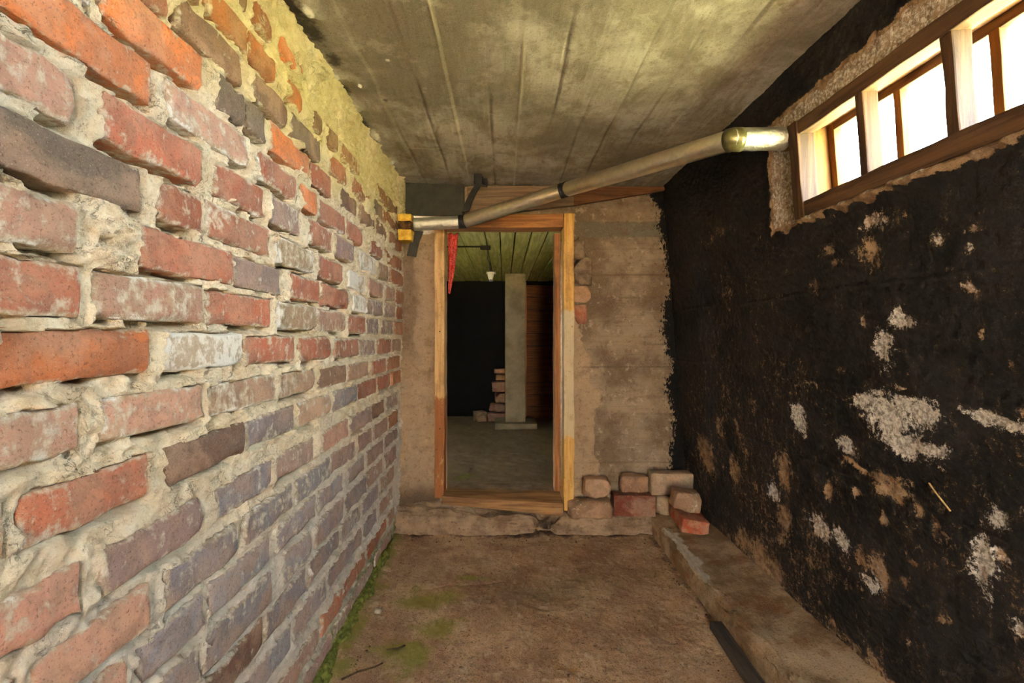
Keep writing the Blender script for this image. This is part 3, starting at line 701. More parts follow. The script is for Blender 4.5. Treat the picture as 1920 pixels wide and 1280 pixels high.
# ------------------------------------------------------------------ ceiling: cast against boards, seams left standing
def build_ceiling():
    seams = [-.476, -.321, -.207, -.057, .059, .202, .335, .47, .61, .745, .88]
    xs = spaced([(-.70, 1.03, .006)]); ys = spaced([(Y_REAR, .4, .05), (.4, 1.2, .007), (1.2, Y_BACK + .02, .0085)])
    X, Y = np.meshgrid(xs, ys, indexing='ij')
    Xs = X + .006 * fbm(X * .2, Y, 3, 2, 4)
    rnd = random.Random(4); z = np.zeros(X.shape); edges = [-1] + seams + [2]
    for a, b in zip(edges[:-1], edges[1:]):
        off = rnd.uniform(-.0035, .0035); tilt = rnd.uniform(-.01, .01)
        z += np.where((Xs >= a) & (Xs < b), off + tilt * (Xs - (a + b) / 2), 0)
    line = np.zeros(X.shape); ridge = np.zeros(X.shape)
    for i, s in enumerate(seams):
        g = np.exp(-((Xs - s) / (.0036 if i in (2, 4) else .0048)) ** 2) * np.clip(.55 + 1.1 * fbm(X, Y, 2.5, 3, 60 + i), 0, 1)
        if i in (2, 4): ridge = np.maximum(ridge, g)
        else: line = np.maximum(line, g)
    cross = np.exp(-((Y - (2.30 + .0 * X)) / .005) ** 2) * ((Xs > -.476) & (Xs < -.321))
    ridge = np.maximum(ridge, cross * .8)
    z += .004 * line - .003 * ridge
    z += .0018 * fbm(X, Y, 6, 4, 8) + .0008 * fbm(X * 3, Y * .4, 30, 3, 12)
    white = np.zeros(X.shape); soot = np.zeros(X.shape)
    for (x, y, rx, ry) in [(-.558, 1.313, .03, .05), (-.53, 1.709, .014, .02), (-.601, 1.649, .03, .03), (-.392, 1.563, .016, .016), (-.60, 1.89, .03, .05), (-.59, 2.13, .035, .09), (-.60, 2.45, .03, .06), (.35, 1.05, .05, .12), (.12, 1.0, .05, .1)]:
        e = np.exp(-(((X - x) / rx) ** 2 + ((Y - y) / ry) ** 2)); white = np.maximum(white, e)
        z -= .010 * e * np.clip(1 + fbm(X, Y, 45, 3, 5), 0, 2) * (x < -.5)
    for (x, y, rx, ry) in [(-.585, 1.40, .045, .09), (-.60, 1.30, .05, .12), (-.57, 1.56, .03, .06), (-.60, 1.74, .025, .06), (-.61, 2.0, .02, .1), (-.467, 1.829, .012, .014)]:
        soot = np.maximum(soot, np.exp(-(((X - x) / rx) ** 2 + ((Y - y) / ry) ** 2)))
    P = np.stack([X, Y, CEIL + z], -1)
    o = link("ceiling", grid_mesh("ceiling", P, {"line": line, "ridge": ridge, "white": white * .75, "soot": soot}), M['ceiling'])
    tag(o, "grey concrete ceiling with the marks of formwork boards running away", "ceiling", kind="structure")
build_ceiling()

# ------------------------------------------------------------------ right wall: tarred, peeling, with the window opening
def build_right():
    ys = spaced([(Y_REAR, .26, .05), (.26, .75, .012), (.75, 1.60, .0042), (1.60, 2.2, .0052), (2.2, Y_BACK + .02, .0075)])
    zs = spaced([(0.0, .05, .05), (.05, 1.60, .0045), (1.60, WIN_Z1, .0049), (WIN_Z1, CEIL + .01, .0045)])
    Y, Z = np.meshgrid(ys, zs, indexing='ij')
    bare = -.09 + .26 * np.maximum(-.2, fbm(Y, Z * .7, 3.4, 4, 81)) + .18 * sstep(1.7, .8, Z) + .06 * np.maximum(0, fbm(Y * 1.6, Z * .5, 12, 4, 84)); pale = np.zeros(Y.shape)
    Yw = Y + .022 * fbm(Y, Z, 11, 4, 70); Zw = Z + .020 * fbm(Y, Z, 13, 4, 71)
    for (y, z, ry, rz, amp, pl) in BLOBS:
        e = np.exp(-(((Yw - y) / (ry * 1.15)) ** 2 + ((Zw - z) / (rz * 1.15)) ** 2) ** .85) * amp * 1.10
        bare = np.maximum(bare, e - .12); pale = np.maximum(pale, np.where(e > .2, pl, 0) * np.minimum(1, e * 1.6))
    # damp, flaking zone low on the wall
    low = sstep(1.15, .35, Z) * (.34 * fbm(Y, Z, 6, 5, 80, .62) + .16)
    bare = np.maximum(bare, low - .02)
    bare = np.maximum(bare, -.10 + .40 * np.maximum(0, fbm(Y * 1.4, Z * .5, 9, 5, 83, .65)) * sstep(2.0, .9, Z))
    # masonry patched in around the window frame was never tarred
    a = Y + .018 * fbm(Y, Z, 16, 4, 90); b = Z + .014 * fbm(Y, Z, 20, 4, 92)
    sur = np.minimum(np.minimum(1.775 - a, 9), np.minimum(b - 1.572, 1.982 + .02 * sstep(1.6, 1.0, Y) - b))
    bare = np.maximum(bare, sstep(-.006, .006, sur) * 1.5)
    pale = np.maximum(pale, sstep(0, .02, sur) * .46)
    # bare foot of the wall above the kerb
    foot = sstep(.21, .15, Z + .025 * fbm(Y, Z, 8, 3, 95)) * .55 * sstep(2.5, 1.2, Y)
    bare = np.maximum(bare, foot)
    h = .0045 * fbm(Y, Z, 5, 4, 100) + .0022 * fbm(Y, Z, 40, 4, 103) + .0012 * fbm(Y, Z, 110, 2, 107)
    for zz in (1.03, .74, 1.33, .42):
        h += .004 * np.exp(-((Z - zz - .01 * fbm(Y, Z * 0, 2, 2, 6)) / .006) ** 2)
    h -= .0035 * sstep(.35, .7, bare)
    h += .020 * np.exp(-((Z - 1.583) / .012) ** 2) * (Y < 1.63) * np.clip(.9 + .5 * fbm(Y, Z, 20, 3, 7), 0, 1.4)
    h -= .0 * pale
    P = np.stack([XR(Z) - h, Y, Z], -1)
    yc = (ys[:-1] + ys[1:]) / 2; zc = (zs[:-1] + zs[1:]) / 2
    YC, ZC = np.meshgrid(yc, zc, indexing='ij')
    keep = ~((YC > WIN_Y0) & (YC < WIN_Y1 - .004) & (ZC > WIN_Z0) & (ZC < WIN_Z1))
    o = link("wall_right", grid_mesh("wall_right", P, {"bare": bare, "pale": pale}, keep), M['right'])
    tag(o, "right wall coated in flaking black tar with pale bare patches", "wall", kind="structure")
build_right()

# ------------------------------------------------------------------ far wall with the doorway
DX0, DX1, DZ1 = -.40, .425, 1.93
def build_back():
    xs = spaced([(-.68, 1.16, .006)]); zs = spaced([(-.01, CEIL + .012, .006)])
    X, Z = np.meshgrid(xs, zs, indexing='ij')
    seams = [.28, .40, .53, .70, .845, .99, 1.13, 1.27, 1.42, 1.56, 1.72, 1.80, 1.89, 2.0]
    h = .004 * fbm(X, Z, 4, 4, 200) + .0022 * fbm(X, Z, 26, 4, 203) + .0012 * fbm(X * .3, Z, 120, 2, 205)
    seam = np.zeros(X.shape); rnd = random.Random(3); e = [0] + seams + [3]
    right = sstep(.42, .50, X)
    Zs = Z + .004 * fbm(X, Z * 0, 4, 2, 44)
    for a, b in zip(e[:-1], e[1:]):
        h += np.where((Zs >= a) & (Zs < b), rnd.uniform(-.004, .004), 0) * right
    for i, s in enumerate(seams):
        seam = np.maximum(seam, np.exp(-((Zs - s) / .004) ** 2) * np.clip(.3 + .9 * fbm(X, Z * 0, 3, 3, 210 + i), 0, 1) * right)
    h += .003 * seam
    # smoother plaster beside the door frame, with broken edge
    ex = .60 + .10 * fbm(X * 0, Z, 3, 3, 220) + .03 * fbm(X, Z, 20, 3, 221)
    pl = ((X < ex - .10) & (X > .2) & (Z < 1.42)) | ((X < .58 + .05 * fbm(X * 0, Z, 6, 3, 222)) & (X > .2) & (Z < .85) & (Z > .30))
    pl = pl.astype(float)
    pl = np.maximum(pl, (X < -.3).astype(float))
    h += .006 * pl
    # broken hollow beside the upper door post
    hol = (X < .545 - .03 * np.abs(fbm(X, Z, 18, 3, 230))) & (X > .40) & (Z > 1.50 + .02 * fbm(X, Z, 9, 2, 1)) & (Z < 1.80 - 1.1 * (X - .40) * (X > .46))
    h -= .055 * hol
    # hollow above the plaster at the top left, behind the duct
    rec = (X < -.25) & (Z > 1.815 + .012 * fbm(X, Z, 12, 3, 240)) & (Z < 1.96)
    h -= .07 * rec
    # cracks in the left pier
    ck = np.exp(-((X + .565 + .03 * fbm(X * 0, Z, 7, 4, 250)) / .004) ** 2) * (Z > 1.25) * (Z < 1.55) + np.exp(-((Z - .74 - .03 * fbm(X, Z * 0, 9, 4, 251)) / .004) ** 2) * (X < -.42)
    h -= .008 * np.clip(ck, 0, 1)
    soil = np.clip(sstep(.36, .14, Z + .08 * fbm(X, Z, 7, 4, 260)) * sstep(-.25, -.4, X) + .6 * sstep(-.53, -.57, X + .04 * fbm(X, Z, 6, 4, 262)) * sstep(.9, 1.2, Z), 0, 1)
    teal = sstep(1.79, 1.80, Zs) * sstep(1.895, 1.885, Zs) * right
    bx = XR(Z) - .055 - .045 * sstep(.9, .4, Z) + .04 * (fbm(X * 0, Z, 6, 4, 270)) - .04 * sstep(1.95, 2.05, Z)
    black = np.clip((X - bx) / .15 + .42, -.2, 1.6) - .08 * sstep(.9, .4, Z)
    black = np.where(X > .86, black, -1)
    P = np.stack([X, Y_BACK - h, Z], -1)
    xc = (xs[:-1] + xs[1:]) / 2; zc = (zs[:-1] + zs[1:]) / 2
    XC, ZC = np.meshgrid(xc, zc, indexing='ij')
    keep = ~((XC > DX0) & (XC < DX1) & (ZC > .02) & (ZC < DZ1))
    wall = link("wall_back", grid_mesh("wall_back", P, {"plaster": pl, "teal": teal, "seam": seam, "soil": soil, "black": black}, keep), M['back'])
    tag(wall, "brown board-marked concrete wall around the open doorway", "wall", kind="structure")
    T = .20
    box("reveal", (DX0 - .10, Y_BACK + .075, .0), (DX0, Y_BACK + T, DZ1 + .15), M['step'], wall)
    box("reveal", (DX1, Y_BACK + .075, .0), (DX1 + .10, Y_BACK + T, DZ1 + .15), M['step'], wall)
    box("reveal", (DX0, Y_BACK + .02, DZ1), (DX1, Y_BACK + T, DZ1 + .15), M['step'], wall)
    # stones and brick ends laid bare beside the right door post
    def piece(nm, x0, x1, z0, z1, mat, seed, col=None, chip=2, y=None):
        o = rough_block(nm, (x1 - x0, .09, z1 - z0), mat, seed, .007, .008, 5, wall, chip)
        o.location = ((x0 + x1) / 2, (y or Y_BACK + .030), z0)
        if col: o.color = (*srgb(*col)[:3], .15)
    piece("stone", .432, .500, 1.655, 1.775, M['rubble'], 31)
    piece("stone", .430, .545, 1.492, 1.665, M['rubble'], 32)
    piece("brick", .432, .535, 1.388, 1.488, M['brick'], 33, (168, 128, 92))
    piece("brick", .432, .512, 1.255, 1.375, M['brick'], 34, (152, 82, 56), 1)
build_back()

# ------------------------------------------------------------------ floor, kerb and door step
def build_floor():
    xs = spaced([(-.70, .95, .0065)]); ys = spaced([(Y_REAR, 1.2, .05), (1.2, 2.2, .007), (2.2, Y_BACK - .02, .0085)])
    X, Y = np.meshgrid(xs, ys, indexing='ij')
    z = .006 * fbm(X, Y, 2.2, 4, 300) + .0025 * fbm(X, Y, 18, 4, 303) + .0014 * fbm(X, Y, 70, 3, 306)
    Xw = X + .04 * fbm(X, Y, 6, 4, 310); Yw = Y + .04 * fbm(X, Y, 6, 4, 313)
    def acc(L, p=1.0):
        t = np.zeros(X.shape)
        for (x, y, rx, ry) in L: t = np.maximum(t, np.exp(-(((Xw - x) / rx) ** 2 + ((Yw - y) / ry) ** 2) * p))
        return t
    moss = acc(MOSS) * 1.15; soil = acc(DARK) * .42; grey = acc(GREY)
    soil = np.maximum(soil, sstep(2.66, 2.76, Y + .03 * fbm(X, Y, 9, 3, 5)) * .8)
    soil = np.maximum(soil, sstep(.80, .88, X + .02 * fbm(X, Y, 9, 3, 6)) * .6)
    edge = sstep(-.54, -.63, X + .03 * fbm(X, Y, 8, 3, 321))
    moss = np.maximum(moss, edge * .9)
    rim = np.abs(((X - .20) / .19) ** 2 + ((Y - 2.15) / .16) ** 2 - 1)
    z += .0025 * np.exp(-(rim / .16) ** 2) * (X > .05) * (Y < 2.2)
    z += .012 * edge + .010 * sstep(2.70, 2.78, Y)
    ck = np.exp(-((Y - 2.20 - .12 * (X + .2) - .02 * fbm(X, Y * 0, 8, 3, 9)) / .008) ** 2) * (X > -.4) * (X < .03) + np.exp(-((X - .31 - .05 * fbm(X * 0, Y, 5, 4, 11)) / .006) ** 2) * (Y > 1.45) * (Y < 1.95) * .3
    z -= .004 * np.clip(ck, 0, 1); soil = np.maximum(soil, np.clip(ck, 0, 1) * .45)
    o = link("floor", grid_mesh("floor", np.stack([X, Y, z], -1), {"moss": moss, "soil": soil, "grey": grey * .8}), M['floor'])
    tag(o, "dirty brown concrete floor stained with earth and green moss", "floor", kind="structure")

    # kerb along the right wall: rounded broken nose, top rising to the wall
    ys = spaced([(Y_REAR, 1.2, .05), (1.2, Y_BACK - .005, .008)])
    ts = np.linspace(0, 1, 64)
    Yk, Tk = np.meshgrid(ys, ts, indexing='ij')
    prof_t = [0, .14, .26, .34, .42, 1.0]
    xk = np.interp(Tk, prof_t, [.878, .884, .888, .900, .93, 1.20]); zk = np.interp(Tk, prof_t, [-.01, .055, .094, .106, .108, .165])
    lime = np.exp(-((Tk - .34 - .05 * fbm(Yk, Tk, 9, 3, 335)) / .10) ** 2) * (.62 * sstep(2.0, 2.1, Yk) * sstep(2.68, 2.5, Yk) + .35)
    brk = fbm(Yk, Tk * .4, 5, 4, 330)
    nose = np.exp(-((Tk - .3) / .16) ** 2)
    xk = xk + nose * (.016 * brk + .008 * fbm(Yk, Tk, 22, 3, 331)); zk = zk + nose * .010 * fbm(Yk, Tk, 14, 3, 332) + .004 * fbm(Yk, Tk * .6, 9, 4, 333) + .0015 * fbm(Yk, Tk, 50, 3, 334)
    o = link("kerb", grid_mesh("kerb", np.stack([xk, Yk, zk], -1), {"lime": lime}), M['kerb'])
    tag(o, "low broken concrete kerb along the foot of the black wall", "kerb", kind="structure")
    # crumbly white lime on the nose of the kerb
    # step below the door
    xs = spaced([(-.66, 1.0, .007)]); ts = np.linspace(0, 1, 56)
    Xk, Tk = np.meshgrid(xs, ts, indexing='ij')
    left = sstep(.0, -.35, Xk)
    top = .115 + .03 * left + .02 * sstep(.1, -.1, Xk) * fbm(Xk, Tk, 8, 3, 340)
    yk = np.interp(Tk, [0, .35, .5, 1], [2.752, 2.766, 2.79, 2.93]); zf = np.interp(Tk, [0, .35, .5, 1], [-.01, .72, .93, 1.12])
    zk = zf * top
    yk = yk + .012 * fbm(Xk, Tk * .5, 7, 4, 350) + .004 * fbm(Xk, Tk, 30, 3, 351) - .012 * left
    zk = zk + .006 * fbm(Xk, Tk, 12, 4, 352) * (Tk > .2)
    gapx = np.exp(-((Xk - .245 + .02 * fbm(Xk, Tk, 9, 2, 353)) / .055) ** 4)
    yk = yk + gapx * .075 * (1 - .8 * Tk); zk = zk - gapx * .075 * (Tk > .25)
    o = link("door_step", grid_mesh("door_step", np.stack([Xk, yk, zk], -1)), M['step'])
    tag(o, "rough crumbling concrete step below the doorway", "step", kind="structure")
build_floor()

# wall behind the photographer, with an opening added to let in fill daylight
def build_rear():
    w = empty("wall_front", (0, Y_REAR, 0))
    tag(w, "concrete wall behind the photographer with an opening added for fill daylight", "wall", kind="structure")
    ex0, ex1, ez = .07, .40, 1.88
    for a, b in (((-.75, -.22, -.02), (ex0, 0, CEIL + .03)), ((ex1, -.22, -.02), (1.25, 0, CEIL + .03)), ((ex0, -.22, ez), (ex1, 0, CEIL + .03))):
        box("masonry", a, b, M['step'], w, .006)
    # unseen ramp, added to bounce warm sunlight in through the opening
    ys = spaced([(Y_REAR - 9.0, Y_REAR - .15, .08)]); xs = np.linspace(-2.1, 1.30, 30)
    X, Y = np.meshgrid(xs, ys, indexing='ij')
    Z = -.005 + 1.48 * sstep(Y_REAR - 1.2, Y_REAR - 6.0, Y) + .01 * fbm(X, Y, 2, 3, 420)
    o = link("bounce_ramp", grid_mesh("bounce_ramp", np.stack([X, Y, Z], -1)), M['gravel'])
    tag(o, "added sandy ramp bouncing sunlight through the opening behind the photographer", "ramp", kind="structure")
    for x0, x1 in ((-2.25, -2.08), (1.26, 1.42)):
        o = box("retaining_wall", (x0, Y_REAR - 9, -.1), (x1, Y_REAR - .1, 1.50), M['step'], None, .01)
        tag(o, "low concrete retaining wall beside the added ramp outside", "wall", kind="structure")
build_rear()

# ------------------------------------------------------------------ window in the right wall
def build_window():
    w = empty("window_1", (XR(WIN_Z0), 0, WIN_Z0))
    w.rotation_euler = (0, -math.atan(.0792), 0)
    tag(w, "long low wooden basement window of square panes full of white daylight", "window", kind="structure")
    H = WIN_Z1 - WIN_Z0; a, b = WIN_Y0, WIN_Y1
    F0, F1 = -.012, .042
    timber("jamb", (F0 - .006, b - .036, -.012), (F1, b + .012, H + .006), M['frame_v'], w, 1, .0018, .004)
    timber("jamb", (F0, a - .012, -.012), (F1, a + .036, H + .006), M['frame_v'], w, 2, .0018, .004)
    timber("bottom_rail", (F0, a + .034, -.010), (F1, b - .034, .042), M['frame'], w, 3, .0018, .004)
    timber("top_rail", (F0, a + .034, H - .040), (F1, b - .034, H + .006), M['frame'], w, 4, .0018, .004)
    mull = [1.307, 1.047, .787, .527]
    for i, y in enumerate(mull):
        timber("mullion", (F0 + .004, y - .014, .040), (F1 - .004, y + .014, H - .038), M['frame_v'], w, 10 + i, .0016, .004)
    # lining boards between the two sashes
    timber("lining_board", (F1, b - .020, .0), (.10, b - .002, H), M['lining'], w, 21, .001, .002)
    timber("lining_board", (F1, a, .0), (.10, a + .018, H), M['lining'], w, 22, .001, .002)
    timber("lining_board", (F1, a + .016, H - .016), (.10, b - .018, H + .004), M['lining'], w, 23, .001, .002)
    timber("lining_board", (F1, a + .016, -.006), (.10, b - .018, .022), M['lining'], w, 24, .001, .002)
    # outer sash
    O0, O1 = .10, .135
    timber("outer_jamb", (O0, b - .046, .0), (O1, b, H), M['lining'], w, 31, .001, .003)
    timber("outer_jamb", (O0, a, .0), (O1, a + .046, H), M['lining'], w, 32, .001, .003)
    timber("outer_rail", (O0, a + .044, -.004), (O1, b - .044, .030), M['frame'], w, 33, .001, .003)
    timber("outer_rail", (O0, a + .044, H - .040), (O1, b - .044, H), M['frame'], w, 34, .001, .003)
    for i, y in enumerate(mull):
        timber("outer_mullion", (O0, y - .012, .028), (O1, y + .012, H - .038), M['lining'], w, 40 + i, .001, .003)
    ed = [a + .020] + sorted(mull) + [b - .020]
    for y0, y1 in zip(ed[:-1], ed[1:]):
        box("pane", (.116, y0 + .006, .022), (.119, y1 - .006, H - .032), M['glass'], w, 0)
    # outside sill wall so that only the opening lets light in
    box("wall_jacket", (.02, a - .05, -.14), (.14, b + .05, -.008), M['step'], w, 0)
    box("wall_jacket", (.02, a - .05, H + .006), (.14, b + .05, H + .14), M['step'], w, 0)
    box("wall_jacket", (.045, b + .001, -.01), (.14, b + .09, H + .01), M['step'], w, 0)
    box("wall_jacket", (.045, a - .09, -.01), (.14, a - .001, H + .01), M['step'], w, 0)
build_window()

# lawn outside, level with the foot of the window
def lawn(x0, x1):
    xs = np.linspace(x0, x1, 60); ys = np.linspace(-22, 26, 60)
    X, Y = np.meshgrid(xs, ys, indexing='ij')
    near = np.minimum(np.abs(X - x0), np.abs(X - x1))
    Z = 1.47 + .05 * fbm(X, Y, .35, 3, 400) * sstep(0, 3, np.minimum(near, 3))
    o = link("lawn", grid_mesh("lawn", np.stack([X, Y, Z], -1)), M['lawn'])
    return o
tag(lawn(1.28, 30), "sunlit lawn outside the basement window", "lawn", kind="structure")

# ------------------------------------------------------------------ door frame
def build_door():
    d = empty("door_1", (0, Y_BACK, .13))
    tag(d, "rough open timber door frame without a door, tilted threshold below", "door frame", kind="structure")
    dz = lambda o: (setattr(o, 'matrix_parent_inverse', Matrix.Translation((0, -Y_BACK, -.13))), o)[1]
    y0, y1 = 2.815, 2.955
    dz(timber("jamb", (-.421, y0, .20), (-.362, y1, 1.87), M['post_l'], d, 51, .002, .004))
    dz(timber("jamb", (.362, y0 - .01, .125), (.425, y1, 1.925), M['post_r'], d, 52, .003, .005))
    dz(timber("head", (-.362, y0 + .01, 1.843), (.362, y1, 1.925), M['beam'], d, 53, .002, .005))
    dz(timber("door_stop", (.318, y1 - .03, .20), (.358, y1 + .06, 1.830), M['post_side'], d, 54, .002, .004))
    dz(tube("metal_strip", [(.361, y1 - .028, .24), (.360, y1 - .030, 1.0), (.361, y1 - .028, 1.79)], .004, M['steel'], d, 8))
    t = .075
    dz(hexa("threshold", [(-.375, 2.80, .168), (.355, 2.79, .098), (.355, 2.93, .120), (-.375, 2.93, .172),
                          (-.375, 2.80, .216), (.355, 2.79, .176), (.355, 2.93, .205), (-.375, 2.93, .222)], M['sillwood'], d, .006))
    for z in (.62, 1.21): dz(tube("nail", [(-.390, y0 - .004, z), (-.390, y0 + .01, z)], .004, M['cord'], d, 8, step=1))
build_door()
tag(box("door_sill", (-.42, 2.965, .0), (.44, 3.12, .195), M['step'], None, .012), "worn concrete sill inside the doorway", "sill", kind="structure")

# timber lintel under the ceiling, its lower edge plastered over towards the right
_l = hexa("trim_1", [(-.225, 2.845, 1.915), (.43, 2.845, 1.985), (.43, 2.90, 1.985), (-.225, 2.90, 1.915),
                     (-.225, 2.845, 2.103), (.43, 2.845, 2.103), (.43, 2.90, 2.103), (-.225, 2.90, 2.103)], M['lintel'], None, .005)
tag(_l, "dusty timber lintel under the ceiling above the doorway", "lintel", kind="structure")
_l = hexa("trim_2", [(.43, 2.852, 1.985), (1.02, 2.858, 2.085), (1.02, 2.90, 2.085), (.43, 2.90, 1.985),
                     (.43, 2.852, 2.103), (1.02, 2.858, 2.104), (1.02, 2.90, 2.104), (.43, 2.90, 2.103)], M['wedge'], None, .004)
tag(_l, "brown wedge of lintel timber narrowing towards the black wall", "lintel", kind="structure")

# ------------------------------------------------------------------ room beyond the doorway
def back_room():
    FZ, CZ, YE, X0, X1 = .14, 1.885, 6.0, -1.9, 1.9
    YS = Y_BACK + .20
    xs = spaced([(X0, -.8, .1), (-.8, .8, .012), (.8, X1, .1)]); ys = spaced([(YS - .02, 4.2, .012), (4.2, YE, .03)])
    X, Y = np.meshgrid(xs, ys, indexing='ij')
    z = FZ + .006 * fbm(X, Y, 2, 4, 500) + .003 * fbm(X, Y, 16, 3, 501)
    moss = np.exp(-(((X + .36) / .14) ** 2 + ((Y - 3.55) / .35) ** 2)) * np.clip(.8 + fbm(X, Y, 7, 4, 502), 0, 1.3)
    soil = np.exp(-(((X + .26) / .03) ** 2 + ((Y - 3.6) / .5) ** 2)) * .6 + .35 * sstep(4.6, 5.6, Y)
    f = link("floor", grid_mesh("floor", np.stack([X, Y, z], -1), {"moss": moss, "soil": soil, "grey": np.full(X.shape, .9)}), M['grey_floor'])
    tag(f, "grey concrete floor of the dark room beyond the doorway", "floor", kind="structure")
    # ceiling of boards
    c = link("ceiling", None)
    c = empty("ceiling") if c is None else c
    tag(c, "boarded ceiling of the room beyond the doorway, tinted with green lawn light", "ceiling", kind="structure")
    edges = [-1.9, -1.5, -1.15, -.85, -.66, -.49, -.31, -.134, -.027, .077, .19, .30, .43, .58, .76, 1.0, 1.4, 1.9]
    for i, (a, b) in enumerate(zip(edges[:-1], edges[1:])):
        o = timber("ceiling_board", (a + .004, YS - .02, CZ + (.003 if i % 2 else .0)), (b - .004, YE, CZ + .03), M['board'], c, 60 + i, .0012, .003)
    box("backing", (X0, YS - .02, CZ + .032), (X1, YE, CZ + .06), M['dark'], c, 0)
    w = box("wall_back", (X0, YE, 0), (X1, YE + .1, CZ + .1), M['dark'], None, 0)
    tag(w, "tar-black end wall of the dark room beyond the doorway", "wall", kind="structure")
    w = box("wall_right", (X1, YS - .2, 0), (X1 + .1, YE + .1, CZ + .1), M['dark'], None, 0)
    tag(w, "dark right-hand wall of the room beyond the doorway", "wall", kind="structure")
    # left wall with a second basement window
    wy0, wy1, wz0, wz1 = 3.45, 3.95, 1.47, 1.80
    w = empty("wall_left", (X0, 4.5, 0))
    tag(w, "left-hand wall of the room beyond the doorway with its own window", "wall", kind="structure")
    for a, b in (((X0 - .12, YS - .2, 0), (X0, YE + .1, wz0)), ((X0 - .12, YS - .2, wz1), (X0, YE + .1, CZ + .1)),
                 ((X0 - .12, YS - .2, wz0), (X0, wy0, wz1)), ((X0 - .12, wy1, wz0), (X0, YE + .1, wz1))):
        o = box("masonry", a, b, M['step'], w, 0); o.matrix_parent_inverse = Matrix.Translation((-X0, -4.5, 0))
    win = empty("window_2", (X0 - .06, 3.75, wz0))
    tag(win, "second basement window in the room beyond the doorway", "window", kind="structure")
    def wp(o): o.matrix_parent_inverse = Matrix.Translation((-(X0 - .06), -3.75, -wz0)); return o
    for y in (wy0 + .02, (wy0 + wy1) / 2, wy1 - .02):
        wp(timber("mullion", (X0 - .08, y - .02, wz0), (X0 - .04, y + .02, wz1), M['frame_v'], win, 80, .001, .003))
    wp(timber("rail", (X0 - .08, wy0, wz0), (X0 - .04, wy1, wz0 + .035), M['frame'], win, 81, .001, .003))
    wp(timber("rail", (X0 - .08, wy0, wz1 - .035), (X0 - .04, wy1, wz1), M['frame'], win, 82, .001, .003))
    # the near side of that room, left and right of the doorway
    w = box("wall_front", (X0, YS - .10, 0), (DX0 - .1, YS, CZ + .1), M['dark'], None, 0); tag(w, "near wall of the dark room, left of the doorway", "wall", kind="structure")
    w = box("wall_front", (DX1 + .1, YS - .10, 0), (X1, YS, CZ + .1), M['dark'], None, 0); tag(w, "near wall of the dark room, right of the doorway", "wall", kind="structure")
    # pillar on its slab
    p = empty("pillar", (.128, 5.36, FZ))
    tag(p, "square concrete pillar on a slab in the dark room beyond", "pillar", kind="structure")
    o = rough_block("shaft", (.232, .22, CZ - FZ - .06), M['pillar'], 3, .003, .008, 10, p); o.location = (0, 0, .06)
    o = rough_block("slab", (.47, .42, .065), M['pillar'], 4, .006, .008, 7, p); o.location = (.005, 0, -.005)
    # boarded partition behind it
    q = empty("plank_partition", (.75, 5.80, FZ))
    tag(q, "dark red-brown plank partition right behind the concrete pillar", "partition")
    z = 0.0
    for i in range(11):
        hgt = .152
        o = timber("plank", (-.50, -.012, z + .003), (.62, .012, z + hgt - .003), M['plank'], q, 90 + i, .0015, .003); z += hgt
    o = timber("post", (-.53, -.06, 0), (-.47, -.014, 1.70), M['post_side'], q, 110, .002, .004)
    # bricks heaped beside the pillar
    heap = [(-.08, 5.62, 0, (.25, .13, .10), .10, (112, 74, 62), 0), (-.05, 5.62, .118, (.25, .13, .09), -.10, (116, 72, 56), .10), (.02, 5.62, .232, (.25, .13, .11), .12, (120, 80, 60), 0),
            (-.29, 5.60, 0, (.13, .12, .12), .5, (96, 86, 58), 0), (-.02, 5.62, .356, (.24, .13, .12), .08, (146, 94, 70), -.08), (.02, 5.62, .494, (.23, .13, .065), -.08, (172, 112, 66), .03), (.01, 5.62, .574, (.25, .13, .06), .10, (186, 120, 68), .0)]
    lab = ["dull brick lying lowest in the dark heap beside the pillar", "tilted brick second from the floor in the heap beside the pillar", "dark brick in the middle of the heap against the pillar",
           "olive lump of brick at the left edge of the dark heap", "pinkish tilted brick in the upper half of the dark heap", "orange brick second from the top of the dark heap", "topmost orange brick of the dark heap beside the pillar"]
    for i, (x, y, zz, sz, rz, c, tilt) in enumerate(heap):
        o = rough_block("heaped_brick", sz, M['brick'], 120 + i, .005, .008, 5, None, 1)
        o.location = (x, y, FZ + zz + .006); o.rotation_euler = (0, tilt * .6, rz); o.color = (*srgb(*c)[:3], .05)
        tag(o, lab[i], "brick", "bricks heaped beside the pillar")
    # pendant lamp holder on its wire
    L = empty("lamp_holder", (-.115, 3.62, CZ - .002))
    tag(L, "bare pale lamp holder hanging on a wire from the green ceiling", "lamp")
    tube("ceiling_cable", [(-.36, .0, -.006), (-.06, .0, -.006)], .006, M['cord'], L, 8)
    box("junction_box", (-.07, -.02, -.028), (.01, .02, 0), M['cord'], L, .004)
    tube("wire", [(-.01, 0, -.02), (-.012, 0, -.10), (.004, 0, -.14), (.006, 0, -.19)], .0035, M['cord'], L, 8, step=.01)
    tube("wire", [(.004, 0, -.13), (.014, .004, -.16), (.012, 0, -.20)], .003, M['cord'], L, 8, step=.01)
    sk = tube("socket", [(.012, 0, -.205), (.012, 0, -.235), (.012, 0, -.262)], lambda t: .030 - .012 * t, M['porcelain'], L, 16, step=.006)
    tube("socket_cap", [(.012, 0, -.262), (.012, 0, -.275)], .012, M['steel'], sk, 12, step=.006)
    for s in (-1, 1): tube("lug", [(.012 + s * .028, 0, -.20), (.012 + s * .036, 0, -.222)], .005, M['steel'], sk, 8, step=.01)
M['grey_floor'] = M['floor']
back_room()
tag(lawn(-30, -2.08), "sunlit lawn on the other side of the house", "lawn", kind="structure")

